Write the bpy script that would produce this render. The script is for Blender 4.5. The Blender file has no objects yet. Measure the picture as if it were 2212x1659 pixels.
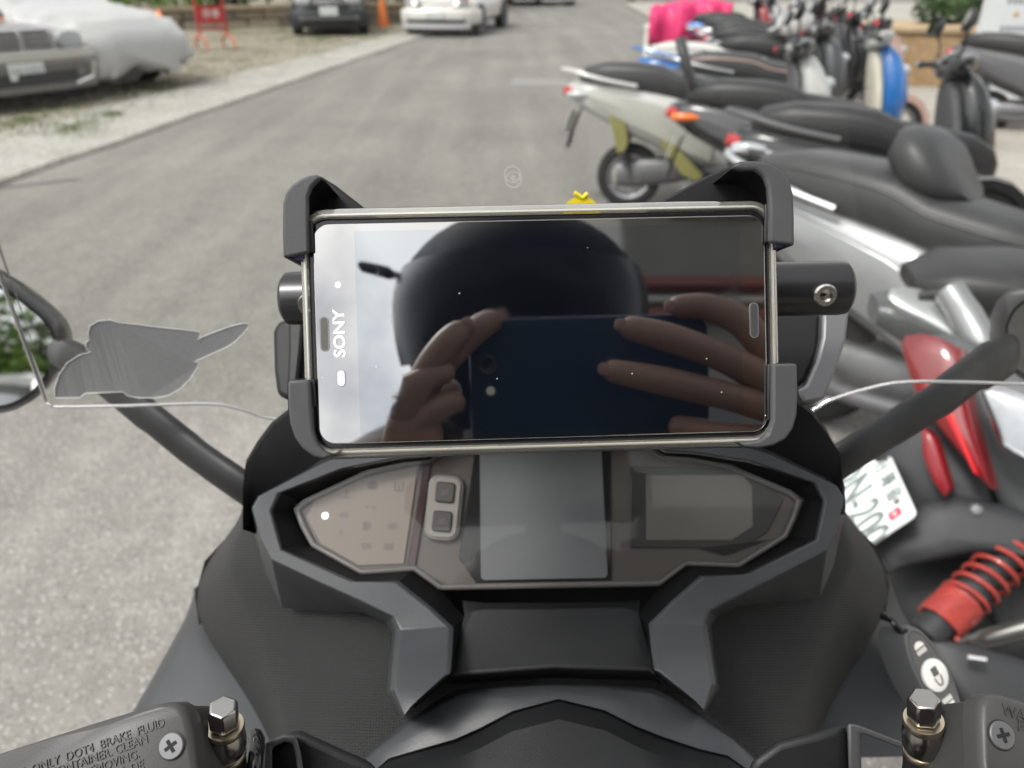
import bpy, bmesh, math, random
from mathutils import Vector, Matrix, noise
from mathutils.bvhtree import BVHTree
R = math.radians
random.seed(7)
S = bpy.context.scene
COL = S.collection

# ---------------------------------------------------------------- camera, sky, sun, exposure
CAM_H, PITCH, FPX, IW, IH = 1.45, 28.4, 1671.0, 2212.0, 1659.0
CAM = Vector((0, 0, CAM_H))
FW = Vector((0, math.cos(R(PITCH)), -math.sin(R(PITCH))))
UP = Vector((0, math.sin(R(PITCH)), math.cos(R(PITCH))))
RT = Vector((1, 0, 0))
cd = bpy.data.cameras.new('camera')
cam = bpy.data.objects.new('camera', cd)
COL.objects.link(cam)
cam.location = CAM
cam.rotation_euler = (R(90 - PITCH), 0, 0)
cd.sensor_width = 36.0
cd.lens = 36.0 * FPX / IW
cd.clip_start = 0.003
cd.clip_end = 1500
cd.dof.use_dof = True
cd.dof.focus_distance = 0.262
cd.dof.aperture_fstop = 12.5
S.camera = cam

SUN_EL, SUN_AZ = 55.0, -126.0            # azimuth from +Y towards +X
w = bpy.data.worlds.new('World')
S.world = w
w.use_nodes = True
wn, wl = w.node_tree.nodes, w.node_tree.links
wn.clear()
wo = wn.new('ShaderNodeOutputWorld')
bg = wn.new('ShaderNodeBackground')
sky = wn.new('ShaderNodeTexSky')
sky.sky_type = 'NISHITA'
sky.sun_disc = False
sky.sun_elevation = R(SUN_EL)
sky.sun_rotation = R(SUN_AZ)
sky.air_density = 1.0
sky.dust_density = 4.0
sky.ozone_density = 1.0
tcw = wn.new('ShaderNodeTexCoord')
nzw = wn.new('ShaderNodeTexNoise')
nzw.inputs['Scale'].default_value = 2.2
nzw.inputs['Detail'].default_value = 7
nzw.inputs['Roughness'].default_value = 0.55
crw = wn.new('ShaderNodeValToRGB')
crw.color_ramp.elements[0].position = 0.30
crw.color_ramp.elements[1].position = 0.50
mxw = wn.new('ShaderNodeMix')
mxw.data_type = 'RGBA'
wl.new(tcw.outputs['Generated'], nzw.inputs['Vector'])
wl.new(nzw.outputs['Fac'], crw.inputs['Fac'])
wl.new(crw.outputs['Color'], mxw.inputs['Factor'])
wl.new(sky.outputs['Color'], mxw.inputs[6])
bwc = wn.new('ShaderNodeRGBToBW'); mac = wn.new('ShaderNodeMath'); mac.operation = 'MULTIPLY_ADD'      # bright broken cloud, brighter towards the sun
mac.inputs[1].default_value = 2.2; mac.inputs[2].default_value = 5.5
wl.new(sky.outputs['Color'], bwc.inputs[0]); wl.new(bwc.outputs[0], mac.inputs[0]); wl.new(mac.outputs[0], mxw.inputs[7])
wl.new(mxw.outputs[2], bg.inputs['Color'])
bg.inputs['Strength'].default_value = 0.12
wl.new(bg.outputs['Background'], wo.inputs['Surface'])

sd = bpy.data.lights.new('sun', 'SUN')
sd.energy = 2.3
sd.angle = R(12)
sd.color = (1.0, 0.96, 0.9)
sun = bpy.data.objects.new('sun', sd)
COL.objects.link(sun)
sdir = Vector((math.sin(R(SUN_AZ)) * math.cos(R(SUN_EL)), math.cos(R(SUN_AZ)) * math.cos(R(SUN_EL)), math.sin(R(SUN_EL))))
sun.rotation_euler = sdir.to_track_quat('Z', 'Y').to_euler()
S.view_settings.view_transform = 'Standard'
S.view_settings.look = 'None'
S.view_settings.exposure = 0.0
S.view_settings.gamma = 1
S.view_settings.use_curve_mapping = False
S.render.engine = 'CYCLES'
S.cycles.max_bounces = 8
S.cycles.transparent_max_bounces = 16

# ---------------------------------------------------------------- pixel -> place helpers (2212 x 1659 frame)
def ray(x, y):
    return FW + RT * ((x - IW / 2) / FPX) - UP * ((y - IH / 2) / FPX)
def P(x, y, d):                          # point at a depth along the view axis
    return CAM + ray(x, y) * d
def G(x, y, z=0.0):                      # point at a height
    d = ray(x, y)
    return CAM + d * ((z - CAM.z) / d.z)
class Plane:
    def __init__(s, o, n, uhint=Vector((1, 0, 0))):
        s.o = Vector(o); s.n = Vector(n).normalized()
        s.u = (uhint - s.n * uhint.dot(s.n)).normalized()
        s.v = s.n.cross(s.u)
    def at(s, x, y, k=0.0):
        d = ray(x, y); o = s.o + s.n * k
        return CAM + d * ((o - CAM).dot(s.n) / d.dot(s.n))
    def mat(s, o=None):
        o = s.o if o is None else o
        return Matrix(((s.u.x, s.v.x, s.n.x, o.x), (s.u.y, s.v.y, s.n.y, o.y), (s.u.z, s.v.z, s.n.z, o.z), (0, 0, 0, 1)))

# ---------------------------------------------------------------- materials
MATS = {}
def mat(name, col, rough=0.5, metal=0.0, var=0.12, nscale=30.0, bump=0.0, bscale=300.0, coat=0.0, trans=0.0, ior=1.45, emit=None, estr=0.0, rvar=0.1, spec=0.5, alpha=1.0, sheen=0.0):
    if name in MATS: return MATS[name]
    m = bpy.data.materials.new(name)
    m.use_nodes = True
    nt = m.node_tree; n = nt.nodes; l = nt.links
    b = n['Principled BSDF']
    tc = n.new('ShaderNodeTexCoord')
    nz = n.new('ShaderNodeTexNoise')
    nz.inputs['Scale'].default_value = nscale
    nz.inputs['Detail'].default_value = 5
    l.new(tc.outputs['Object'], nz.inputs['Vector'])
    mx = n.new('ShaderNodeMix'); mx.data_type = 'RGBA'
    c = Vector(col[:3])
    mx.inputs[6].default_value = (*(c * (1 - var)), 1)
    mx.inputs[7].default_value = (*[min(1, v) for v in c * (1 + var)], 1)
    l.new(nz.outputs['Fac'], mx.inputs['Factor'])
    l.new(mx.outputs[2], b.inputs['Base Color'])
    mr = n.new('ShaderNodeMapRange')
    mr.inputs['To Min'].default_value = max(0, rough - rvar * rough)
    mr.inputs['To Max'].default_value = min(1, rough + rvar * rough)
    l.new(nz.outputs['Fac'], mr.inputs['Value'])
    l.new(mr.outputs['Result'], b.inputs['Roughness'])
    b.inputs['Metallic'].default_value = metal
    b.inputs['Coat Weight'].default_value = coat
    b.inputs['Coat Roughness'].default_value = 0.05
    b.inputs['Transmission Weight'].default_value = trans
    b.inputs['IOR'].default_value = ior
    b.inputs['Alpha'].default_value = alpha
    b.inputs['Specular IOR Level'].default_value = spec
    b.inputs['Sheen Weight'].default_value = sheen
    if emit:
        b.inputs['Emission Color'].default_value = (*emit, 1)
        b.inputs['Emission Strength'].default_value = estr
    if bump > 0:
        n2 = n.new('ShaderNodeTexNoise'); n2.inputs['Scale'].default_value = bscale; n2.inputs['Detail'].default_value = 3
        l.new(tc.outputs['Object'], n2.inputs['Vector'])
        bp = n.new('ShaderNodeBump'); bp.inputs['Strength'].default_value = bump; bp.inputs['Distance'].default_value = 0.002
        l.new(n2.outputs['Fac'], bp.inputs['Height'])
        l.new(bp.outputs['Normal'], b.inputs['Normal'])
    MATS[name] = m
    return m
def clear_mat(name, tint=(1, 1, 1), haze=0.0, refl=0.05, rough=0.02, hazecol=(.8, .8, .8)):
    if name in MATS: return MATS[name]
    m = bpy.data.materials.new(name); m.use_nodes = True
    nt = m.node_tree; n = nt.nodes; l = nt.links; n.clear()
    o = n.new('ShaderNodeOutputMaterial')
    t = n.new('ShaderNodeBsdfTransparent'); t.inputs[0].default_value = (*tint, 1)
    d = n.new('ShaderNodeBsdfDiffuse'); d.inputs[0].default_value = (*hazecol, 1)
    g = n.new('ShaderNodeBsdfGlossy'); g.inputs['Roughness'].default_value = rough
    fr = n.new('ShaderNodeFresnel'); fr.inputs[0].default_value = 1.49
    tc = n.new('ShaderNodeTexCoord'); nz = n.new('ShaderNodeTexNoise'); nz.inputs['Scale'].default_value = 9; nz.inputs['Detail'].default_value = 8
    l.new(tc.outputs['Object'], nz.inputs['Vector'])
    mu = n.new('ShaderNodeMath'); mu.operation = 'MULTIPLY'; mu.inputs[1].default_value = haze * 2
    l.new(nz.outputs['Fac'], mu.inputs[0])
    m1 = n.new('ShaderNodeMixShader'); l.new(mu.outputs[0], m1.inputs[0]); l.new(t.outputs[0], m1.inputs[1]); l.new(d.outputs[0], m1.inputs[2])
    mu2 = n.new('ShaderNodeMath'); mu2.operation = 'MULTIPLY'; mu2.inputs[1].default_value = refl / 0.04
    l.new(fr.outputs[0], mu2.inputs[0])
    m2 = n.new('ShaderNodeMixShader'); l.new(mu2.outputs[0], m2.inputs[0]); l.new(m1.outputs[0], m2.inputs[1]); l.new(g.outputs[0], m2.inputs[2])
    l.new(m2.outputs[0], o.inputs['Surface'])
    MATS[name] = m
    return m
def nd(m):
    return m.node_tree.nodes, m.node_tree.links, m.node_tree.nodes['Principled BSDF']

# ---------------------------------------------------------------- mesh helpers
def add_ob(name, me, m=None, parent=None):
    o = bpy.data.objects.new(name, me)
    COL.objects.link(o)
    if m is not None and len(me.materials) == 0: me.materials.append(m)
    if parent is not None: o.parent = parent
    return o
def fin(name, bm, m, parent=None, ang=38, bev=0.0, seg=2, sub=0, flat=False):
    bmesh.ops.recalc_face_normals(bm, faces=bm.faces[:])
    me = bpy.data.meshes.new(name)
    bm.to_mesh(me); bm.free()
    if not flat:
        me.polygons.foreach_set('use_smooth', [True] * len(me.polygons))
        me.set_sharp_from_angle(angle=R(ang))
    o = add_ob(name, me, m, parent)
    if bev > 0:
        b = o.modifiers.new('bevel', 'BEVEL'); b.width = bev; b.segments = seg; b.limit_method = 'ANGLE'; b.angle_limit = R(30); b.harden_normals = False
    if sub:
        s = o.modifiers.new('sub', 'SUBSURF'); s.levels = sub; s.render_levels = sub
    return o
def empty(name, loc, label=None, cat=None, group=None, rz=0.0):
    o = bpy.data.objects.new(name, None)
    o.empty_display_size = 0.1
    COL.objects.link(o)
    o.location = loc; o.rotation_euler = (0, 0, rz)
    tag(o, label, cat, group)
    return o
def tag(o, label=None, cat=None, group=None, kind=None):
    if label: o['label'] = label
    if cat: o['category'] = cat
    if group: o['group'] = group
    if kind: o['kind'] = kind
    return o
def box(bm, c, s, rot=None):
    g = bmesh.ops.create_cube(bm, size=1.0)
    M = Matrix.Translation(Vector(c)) @ (rot.to_4x4() if rot is not None else Matrix()) @ Matrix.Diagonal((s[0], s[1], s[2], 1))
    bmesh.ops.transform(bm, matrix=M, verts=g['verts'])
def loft(bm, rings, closed=True, cap=True):
    vs = [[bm.verts.new(p) for p in r] for r in rings]
    n = len(vs[0])
    for a, b in zip(vs[:-1], vs[1:]):
        for i in range(n if closed else n - 1):
            j = (i + 1) % n
            try: bm.faces.new((a[i], a[j], b[j], b[i]))
            except ValueError: pass
    if cap and closed:
        for r in (vs[0], vs[-1]):
            try: bm.faces.new(r)
            except ValueError: pass
    return vs
def sring(c, u, v, n=16, e=2.0):          # superellipse ring
    out = []
    for i in range(n):
        a = 2 * math.pi * i / n
        ca, sa = math.cos(a), math.sin(a)
        out.append(Vector(c) + Vector(u) * (math.copysign(abs(ca) ** (2 / e), ca)) + Vector(v) * (math.copysign(abs(sa) ** (2 / e), sa)))
    return out
def xloft(bm, secs, n=16, e=2.6):         # sections along x: (x, zc, half width, half height[, e])
    loft(bm, [sring((s[0], 0, s[1]), (0, s[2], 0), (0, 0, s[3]), n, s[4] if len(s) > 4 else e) for s in secs])
def tube(bm, pts, rad, n=10, cap=True, sx=1.0, hint=None):
    pts = [Vector(p) for p in pts]
    rads = rad if isinstance(rad, (list, tuple)) else [rad] * len(pts)
    rings = []
    t0 = (pts[1] - pts[0]).normalized()
    up = hint if hint is not None else (Vector((0, 0, 1)) if abs(t0.z) < 0.9 else Vector((1, 0, 0)))
    for i, p in enumerate(pts):
        t = (pts[min(i + 1, len(pts) - 1)] - pts[max(i - 1, 0)]).normalized()
        u = t.cross(up)
        if u.length < 1e-6: u = t.orthogonal()
        u.normalize(); v = u.cross(t).normalized(); up = v
        rings.append([p + (u * math.cos(2 * math.pi * k / n) * sx + v * math.sin(2 * math.pi * k / n)) * rads[i] for k in range(n)])
    loft(bm, rings, True, cap)
def smooth_path(pts, k=6):
    pts = [Vector(p) for p in pts]; out = []
    for i in range(len(pts) - 1):
        p0 = pts[max(i - 1, 0)]; p1 = pts[i]; p2 = pts[i + 1]; p3 = pts[min(i + 2, len(pts) - 1)]
        for j in range(k):
            t = j / k
            out.append(0.5 * ((2 * p1) + (p2 - p0) * t + (2 * p0 - 5 * p1 + 4 * p2 - p3) * t * t + (3 * p1 - p0 - 3 * p2 + p3) * t ** 3))
    out.append(pts[-1])
    return out
def lathe(bm, prof, o, axis, n=24, hexn=None):
    axis = Vector(axis).normalized(); u = axis.orthogonal().normalized(); v = axis.cross(u)
    rings = []
    for r, h in prof:
        rings.append([Vector(o) + axis * h + (u * math.cos(2 * math.pi * i / n) + v * math.sin(2 * math.pi * i / n)) * max(r, 1e-5) for i in range(n)])
    loft(bm, rings, True, True)
def prism(bm, pts, back):                 # polygon (3d points) extruded by a vector
    back = Vector(back)
    a = [bm.verts.new(p) for p in pts]; b = [bm.verts.new(Vector(p) + back) for p in pts]
    bm.faces.new(a); bm.faces.new(list(reversed(b)))
    n = len(a)
    for i in range(n):
        bm.faces.new((a[i], b[i], b[(i + 1) % n], a[(i + 1) % n]))
def grid(bm, rows):
    vs = [[bm.verts.new(p) for p in r] for r in rows]
    for a, b in zip(vs[:-1], vs[1:]):
        for i in range(len(a) - 1):
            bm.faces.new((a[i], a[i + 1], b[i + 1], b[i]))
    return vs
def rrect(w, h, r, n=5):                  # rounded rectangle in 2d
    out = []
    for cx, cy, a0 in ((w / 2 - r, h / 2 - r, 0), (-w / 2 + r, h / 2 - r, 90), (-w / 2 + r, -h / 2 + r, 180), (w / 2 - r, -h / 2 + r, 270)):
        for i in range(n + 1):
            a = R(a0 + 90 * i / n); out.append((cx + r * math.cos(a), cy + r * math.sin(a)))
    return out
def rplate(bm, M, w, h, r, z0, z1, n=5, c=(0, 0)):   # rounded plate in frame M between heights z0..z1
    pts = [M @ Vector((x + c[0], y + c[1], z0)) for x, y in rrect(w, h, r, n)]
    prism(bm, pts, (M.to_3x3() @ Vector((0, 0, z1 - z0))))
TXT = {}
def text_ob(name, s, size, M, m, parent=None, ext=0.0003, align='CENTER', bold=0.0, shear=0.0, sx=1.0):
    cu = bpy.data.curves.new('t', 'FONT')
    cu.body = s; cu.size = size; cu.extrude = ext; cu.align_x = align; cu.align_y = 'CENTER'; cu.offset = bold; cu.shear = shear; cu.resolution_u = 3
    o = bpy.data.objects.new('t', cu); COL.objects.link(o)
    dg = bpy.context.evaluated_depsgraph_get()
    me = bpy.data.meshes.new_from_object(o.evaluated_get(dg))
    bpy.data.objects.remove(o); bpy.data.curves.remove(cu)
    me.transform(M @ Matrix.Diagonal((sx, 1, 1, 1)))
    me.name = name
    me.materials.clear()
    return add_ob(name, me, m, parent)
def local(parent, o):                     # keep world-built mesh under a moved empty
    o.parent = parent
    o.matrix_parent_inverse = parent.matrix_world.inverted() if False else Matrix.Translation(-Vector(parent.location))
    return o
WORLDSP = set()
def add_ob(name, me, m=None, parent=None):
    o = bpy.data.objects.new(name, me)
    COL.objects.link(o)
    if m is not None and len(me.materials) == 0: me.materials.append(m)
    if parent is not None:
        o.parent = parent
        if parent.name in WORLDSP: o.matrix_parent_inverse = Matrix.Translation(-Vector(parent.location))
    return o
def wempty(name, loc, label, cat, group=None):
    e = empty(name, loc, label, cat, group); WORLDSP.add(e.name); return e

# ---------------------------------------------------------------- ground materials
def ground_mat(name, cols, scale, speck=None, speck_scale=220, speck_thr=0.12, bump=0.4, rough=0.85, big=0.6, streak=0.0, streak_rot=0.0):
    m = bpy.data.materials.new(name); m.use_nodes = True
    n, l, b = nd(m)
    tc = n.new('ShaderNodeTexCoord')
    a = n.new('ShaderNodeTexNoise'); a.inputs['Scale'].default_value = big; a.inputs['Detail'].default_value = 8; a.inputs['Roughness'].default_value = 0.6
    f = n.new('ShaderNodeTexNoise'); f.inputs['Scale'].default_value = scale; f.inputs['Detail'].default_value = 6; f.inputs['Roughness'].default_value = 0.7
    l.new(tc.outputs['Object'], a.inputs['Vector']); l.new(tc.outputs['Object'], f.inputs['Vector'])
    r1 = n.new('ShaderNodeValToRGB')
    r1.color_ramp.elements[0].position = 0.33; r1.color_ramp.elements[1].position = 0.67
    r1.color_ramp.elements[0].color = (*cols[0], 1); r1.color_ramp.elements[1].color = (*cols[1], 1)
    l.new(a.outputs['Fac'], r1.inputs['Fac'])
    r2 = n.new('ShaderNodeValToRGB')
    r2.color_ramp.elements[0].position = 0.3; r2.color_ramp.elements[1].position = 0.7
    r2.color_ramp.elements[0].color = (0.80, 0.80, 0.80, 1); r2.color_ramp.elements[1].color = (1.18, 1.18, 1.18, 1)
    l.new(f.outputs['Fac'], r2.inputs['Fac'])
    mu = n.new('ShaderNodeMix'); mu.data_type = 'RGBA'; mu.blend_type = 'MULTIPLY'; mu.inputs['Factor'].default_value = 1
    l.new(r1.outputs[0], mu.inputs[6]); l.new(r2.outputs[0], mu.inputs[7])
    outc = mu.outputs[2]
    if streak:
        mp = n.new('ShaderNodeMapping'); mp.inputs['Rotation'].default_value = (0, 0, streak_rot); mp.inputs['Scale'].default_value = (1.6, 0.12, 1)
        l.new(tc.outputs['Object'], mp.inputs['Vector'])
        s = n.new('ShaderNodeTexNoise'); s.inputs['Scale'].default_value = 1.6; s.inputs['Detail'].default_value = 5
        l.new(mp.outputs[0], s.inputs['Vector'])
        r3 = n.new('ShaderNodeValToRGB'); r3.color_ramp.elements[0].position = 0.35; r3.color_ramp.elements[1].position = 0.65
        r3.color_ramp.elements[0].color = (1 - streak, 1 - streak, 1 - streak, 1); r3.color_ramp.elements[1].color = (1 + streak, 1 + streak, 1 + streak, 1)
        l.new(s.outputs['Fac'], r3.inputs['Fac'])
        m3 = n.new('ShaderNodeMix'); m3.data_type = 'RGBA'; m3.blend_type = 'MULTIPLY'; m3.inputs['Factor'].default_value = 1
        l.new(outc, m3.inputs[6]); l.new(r3.outputs[0], m3.inputs[7]); outc = m3.outputs[2]
    if speck:
        v = n.new('ShaderNodeTexVoronoi'); v.inputs['Scale'].default_value = speck_scale
        l.new(tc.outputs['Object'], v.inputs['Vector'])
        sp = n.new('ShaderNodeSeparateColor'); l.new(v.outputs['Color'], sp.inputs[0])
        for ch, colr, thr in (('Red', speck[0], speck_thr), ('Green', speck[1], speck_thr * 1.6)):
            lt = n.new('ShaderNodeMath'); lt.operation = 'LESS_THAN'; lt.inputs[1].default_value = thr
            l.new(sp.outputs[ch], lt.inputs[0])
            mm = n.new('ShaderNodeMix'); mm.data_type = 'RGBA'
            l.new(lt.outputs[0], mm.inputs['Factor']); l.new(outc, mm.inputs[6]); mm.inputs[7].default_value = (*colr, 1)
            outc = mm.outputs[2]
        bp = n.new('ShaderNodeBump'); bp.inputs['Strength'].default_value = bump; bp.inputs['Distance'].default_value = 0.003
        l.new(v.outputs['Distance'], bp.inputs['Height']); l.new(bp.outputs['Normal'], b.inputs['Normal'])
    else:
        bp = n.new('ShaderNodeBump'); bp.inputs['Strength'].default_value = bump; bp.inputs['Distance'].default_value = 0.01
        l.new(f.outputs['Fac'], bp.inputs['Height']); l.new(bp.outputs['Normal'], b.inputs['Normal'])
    l.new(outc, b.inputs['Base Color'])
    b.inputs['Roughness'].default_value = rough
    MATS[name] = m
    return m
ROADROT = math.atan2(1.55, 10.0)
M_ASPH = ground_mat('worn_asphalt', ((.150, .143, .128), (.212, .202, .182)), 9, speck=((.36, .345, .315), (.115, .107, .095)), speck_scale=190, speck_thr=0.07, bump=0.35, big=0.55, streak=0.15, streak_rot=ROADROT)
M_CONC = ground_mat('pale_concrete', ((.27, .262, .228), (.38, .368, .33)), 14, speck=((.5, .5, .46), (.22, .21, .18)), speck_scale=60, speck_thr=.1, bump=.5, big=1.5)
M_VERGE = ground_mat('gravel_soil', ((.13, .115, .07), (.30, .265, .195)), 22, speck=((.42, .40, .34), (.08, .075, .04)), speck_scale=38, speck_thr=.14, bump=1.0, big=0.9)
M_PAVE = ground_mat('pavement_concrete', ((.30, .285, .245), (.39, .37, .325)), 6, bump=.3, big=.8)

# ---------------------------------------------------------------- ground, strip, verge, pavement
def sheet(name, pts, m, z):
    bm = bmesh.new()
    bm.faces.new([bm.verts.new((p[0], p[1], z)) for p in pts])
    o = fin(name, bm, m, flat=True); o['kind'] = 'structure'; return o
sheet('road', [(-250, -250), (250, -250), (250, 400), (-250, 400)], M_ASPH, 0.0)
e0, e1 = G(0, 402), G(880, 93)
g0, g1 = G(0, 292), G(866, 74)
de = (e1 - e0).normalized(); dg_ = (g1 - g0).normalized()
# ragged inner edge of the concrete strip
def ragged(a, d, t0, t1, amp, n=60, seed=1):
    out = []
    s = Vector((-d.y, d.x, 0))
    for i in range(n + 1):
        t = t0 + (t1 - t0) * i / n
        out.append(a + d * t + s * amp * noise.noise(Vector((t * 0.9, seed, 0))))
    return out
er = ragged(e0, de, -30, 60, .05, 120, 1)
gr = ragged(g0, dg_, -30, 60, .16, 120, 5)
bm = bmesh.new()
grid(bm, [[Vector((p.x, p.y, .006)) for p in er], [Vector((p.x - .02, p.y, .035)) for p in er], [Vector((p.x, p.y, .03)) for p in gr]])
fin('concrete_gutter', bm, M_CONC, flat=True)['kind'] = 'structure'
bm = bmesh.new()
grid(bm, [[Vector((p.x + .25, p.y, .012)) for p in gr], [Vector((p.x - .3, p.y, .04)) for p in gr], [Vector((p.x - 4, p.y, .05)) for p in gr], [Vector((-120, p.y, .06)) for p in gr]])
fin('verge', bm, M_VERGE, flat=True)['kind'] = 'structure'
# pavement on the scooter side with a low kerb
kx0, kx1 = Vector((2.55, -8, 0)), Vector((3.4, 9.5, 0))
kd = (kx1 - kx0).normalized()
bm = bmesh.new()
pv = [kx0, kx1, kx1 + kd * 26, Vector((60, 34, 0)), Vector((60, -8, 0))]
prism(bm, [Vector((p.x, p.y, .11)) for p in pv], (0, 0, -.105))
fin('pavement', bm, M_PAVE, bev=.015)['kind'] = 'structure'
for i in range(22):
    c = kx0 + kd * (2 + i * .82)
    bm = bmesh.new()
    box(bm, (0, 0, .06), (.15, .80, .13))
    k = fin('kerb_stone', bm, M_CONC, bpy.data.objects['pavement'], bev=.012)
    k.location = c + Vector((-.08, 0, 0)); k.rotation_euler.z = math.atan2(-kd.x, kd.y)
# faded paint line across the road
bm = bmesh.new()
q = [G(1110, 168), G(1225, 172), G(1225, 188), G(1100, 184)]
bm.faces.new([bm.verts.new((p.x, p.y, .004)) for p in q])
fin('road_marking', bm, mat('faded_paint', (.235, .23, .22), .8, var=.3, nscale=40), flat=True)['kind'] = 'structure'
# dark tar seam at the road edge
bm = bmesh.new()
sp = [G(x, y) for x, y in ((-60, 412), (30, 404), (90, 397), (170, 388))]
vs = [[Vector((p.x, p.y - .03, .004)) for p in sp], [Vector((p.x, p.y + .04, .004)) for p in sp]]
grid(bm, vs)
fin('tar_seam', bm, mat('tar', (.10, .10, .10), .8, var=.3, nscale=30), flat=True)['kind'] = 'structure'

# ---------------------------------------------------------------- loose stones and grass on the verge (uncountable)
def scatter_verge(n, y0, y1, w0, w1):
    for _ in range(n):
        t = random.uniform(y0, y1)
        p = g0 + dg_ * t
        yield Vector((p.x - random.uniform(w0, w1), p.y, .04))
bm = bmesh.new()
for p in scatter_verge(2600, -3, 14, -.5, 2.6):
    s = random.uniform(.008, .028)
    g = bmesh.ops.create_cube(bm, size=1)
    bmesh.ops.transform(bm, matrix=Matrix.Translation(p) @ Matrix.Rotation(random.random() * 6, 4, Vector((random.random(), random.random(), 1)).normalized()) @ Matrix.Diagonal((s * 1.4, s, s * .6, 1)), verts=g['verts'])
fin('gravel', bm, mat('gravel_stone', (.42, .40, .35), .9, var=.35, nscale=6), ang=20)
tag(bpy.data.objects['gravel'], 'loose pale gravel scattered along the verge', 'gravel', kind='stuff')
bm = bmesh.new()
cent = [g0 + dg_ * random.uniform(-2, 13) + Vector((random.uniform(-2.2, -.15), 0, .04)) for _ in range(70)]
cent += [G(640 + random.uniform(-40, 140), 88 + random.uniform(-4, 4)) for _ in range(16)] + [G(random.uniform(0, 330), random.uniform(236, 300)) for _ in range(26)] + [G(random.uniform(480, 640), random.uniform(60, 82)) for _ in range(30)]
for c in cent:
    rr = random.uniform(.08, .28)
    for _ in range(random.randint(25, 60)):
        a = random.random() * 6.28; r = rr * math.sqrt(random.random())
        b0 = Vector((c.x + r * math.cos(a), c.y + r * math.sin(a), .035))
        h = random.uniform(.02, .075); wd = .004
        dx = Vector((random.uniform(-1, 1), random.uniform(-1, 1), 0)) * h * .6
        s = Vector((math.cos(a * 3), math.sin(a * 3), 0)) * wd
        bm.faces.new([bm.verts.new(b0 - s), bm.verts.new(b0 + s), bm.verts.new(b0 + dx + Vector((0, 0, h)))])
fin('grass', bm, mat('grass_blade', (.10, .14, .035), .7, var=.5, nscale=3), flat=True)
tag(bpy.data.objects['grass'], 'thin tufts of short green grass on the gravel verge', 'grass', kind='stuff')

# ---------------------------------------------------------------- foliage helpers
def leaf_mat(name, a, b_, sc=2.0):
    m = mat(name, a, .55, var=.0, spec=.3)
    n, l, b = nd(m)
    tc = n.new('ShaderNodeTexCoord'); z = n.new('ShaderNodeTexNoise'); z.inputs['Scale'].default_value = sc; z.inputs['Detail'].default_value = 6
    l.new(tc.outputs['Object'], z.inputs['Vector'])
    r = n.new('ShaderNodeValToRGB'); r.color_ramp.elements[0].position = .35; r.color_ramp.elements[1].position = .68
    r.color_ramp.elements[0].color = (*a, 1); r.color_ramp.elements[1].color = (*b_, 1)
    l.new(z.outputs['Fac'], r.inputs[0]); l.new(r.outputs[0], b.inputs['Base Color'])
    b.inputs['Subsurface Weight'].default_value = 0.0
    return m
def leaves(bm, c, rad, n, size, flat=1.0):
    for _ in range(n):
        d = Vector((random.gauss(0, 1), random.gauss(0, 1), random.gauss(0, 1))).normalized()
        rr = random.random() ** .45
        p = Vector(c) + Vector((d.x * rad[0], d.y * rad[1], d.z * rad[2])) * rr
        s = size * random.uniform(.6, 1.3)
        nrm = (d + Vector((random.uniform(-.8, .8), random.uniform(-.8, .8), random.uniform(0, .9)))).normalized()
        u = nrm.orthogonal().normalized(); u = Matrix.Rotation(random.random() * 6.28, 3, nrm) @ u; v = nrm.cross(u)
        bm.faces.new([bm.verts.new(p - u * s), bm.verts.new(p - v * s * .45 + nrm * s * .1), bm.verts.new(p + u * s), bm.verts.new(p + v * s * .45 + nrm * s * .1)])
M_LEAF = leaf_mat('leaf_dark', (.018, .04, .012), (.07, .13, .035), 1.4)
M_LEAFB = leaf_mat('leaf_bright', (.06, .13, .02), (.19, .30, .05), 3)
M_BARK = mat('bark', (.10, .075, .05), .9, var=.4, nscale=12, bump=.8, bscale=40)
def hedge(name, label, spots, m, n, size, cat='hedge', base=None):
    b0 = base or Vector((sum(s[0][0] for s in spots) / len(spots), sum(s[0][1] for s in spots) / len(spots), 0))
    e = wempty(name, b0, label, cat)
    bm = bmesh.new()
    for c, r in spots: leaves(bm, c, r, n, size)
    fin('foliage', bm, m, e, flat=True)
    for c, r in spots:
        for _ in range(2):
            bm = bmesh.new()
            a = Vector((c[0] + random.uniform(-.5, .5) * r[0], c[1] + random.uniform(-.5, .5) * r[1], max(0, c[2] - r[2] - .3)))
            tube(bm, [a, a + Vector((random.uniform(-.1, .1), 0, .5 * r[2])), Vector(c) + Vector((random.uniform(-.4, .4) * r[0], 0, .3 * r[2]))], [.025, .018, .008], 6)
            fin('stem', bm, M_BARK, e)
    return e

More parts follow.
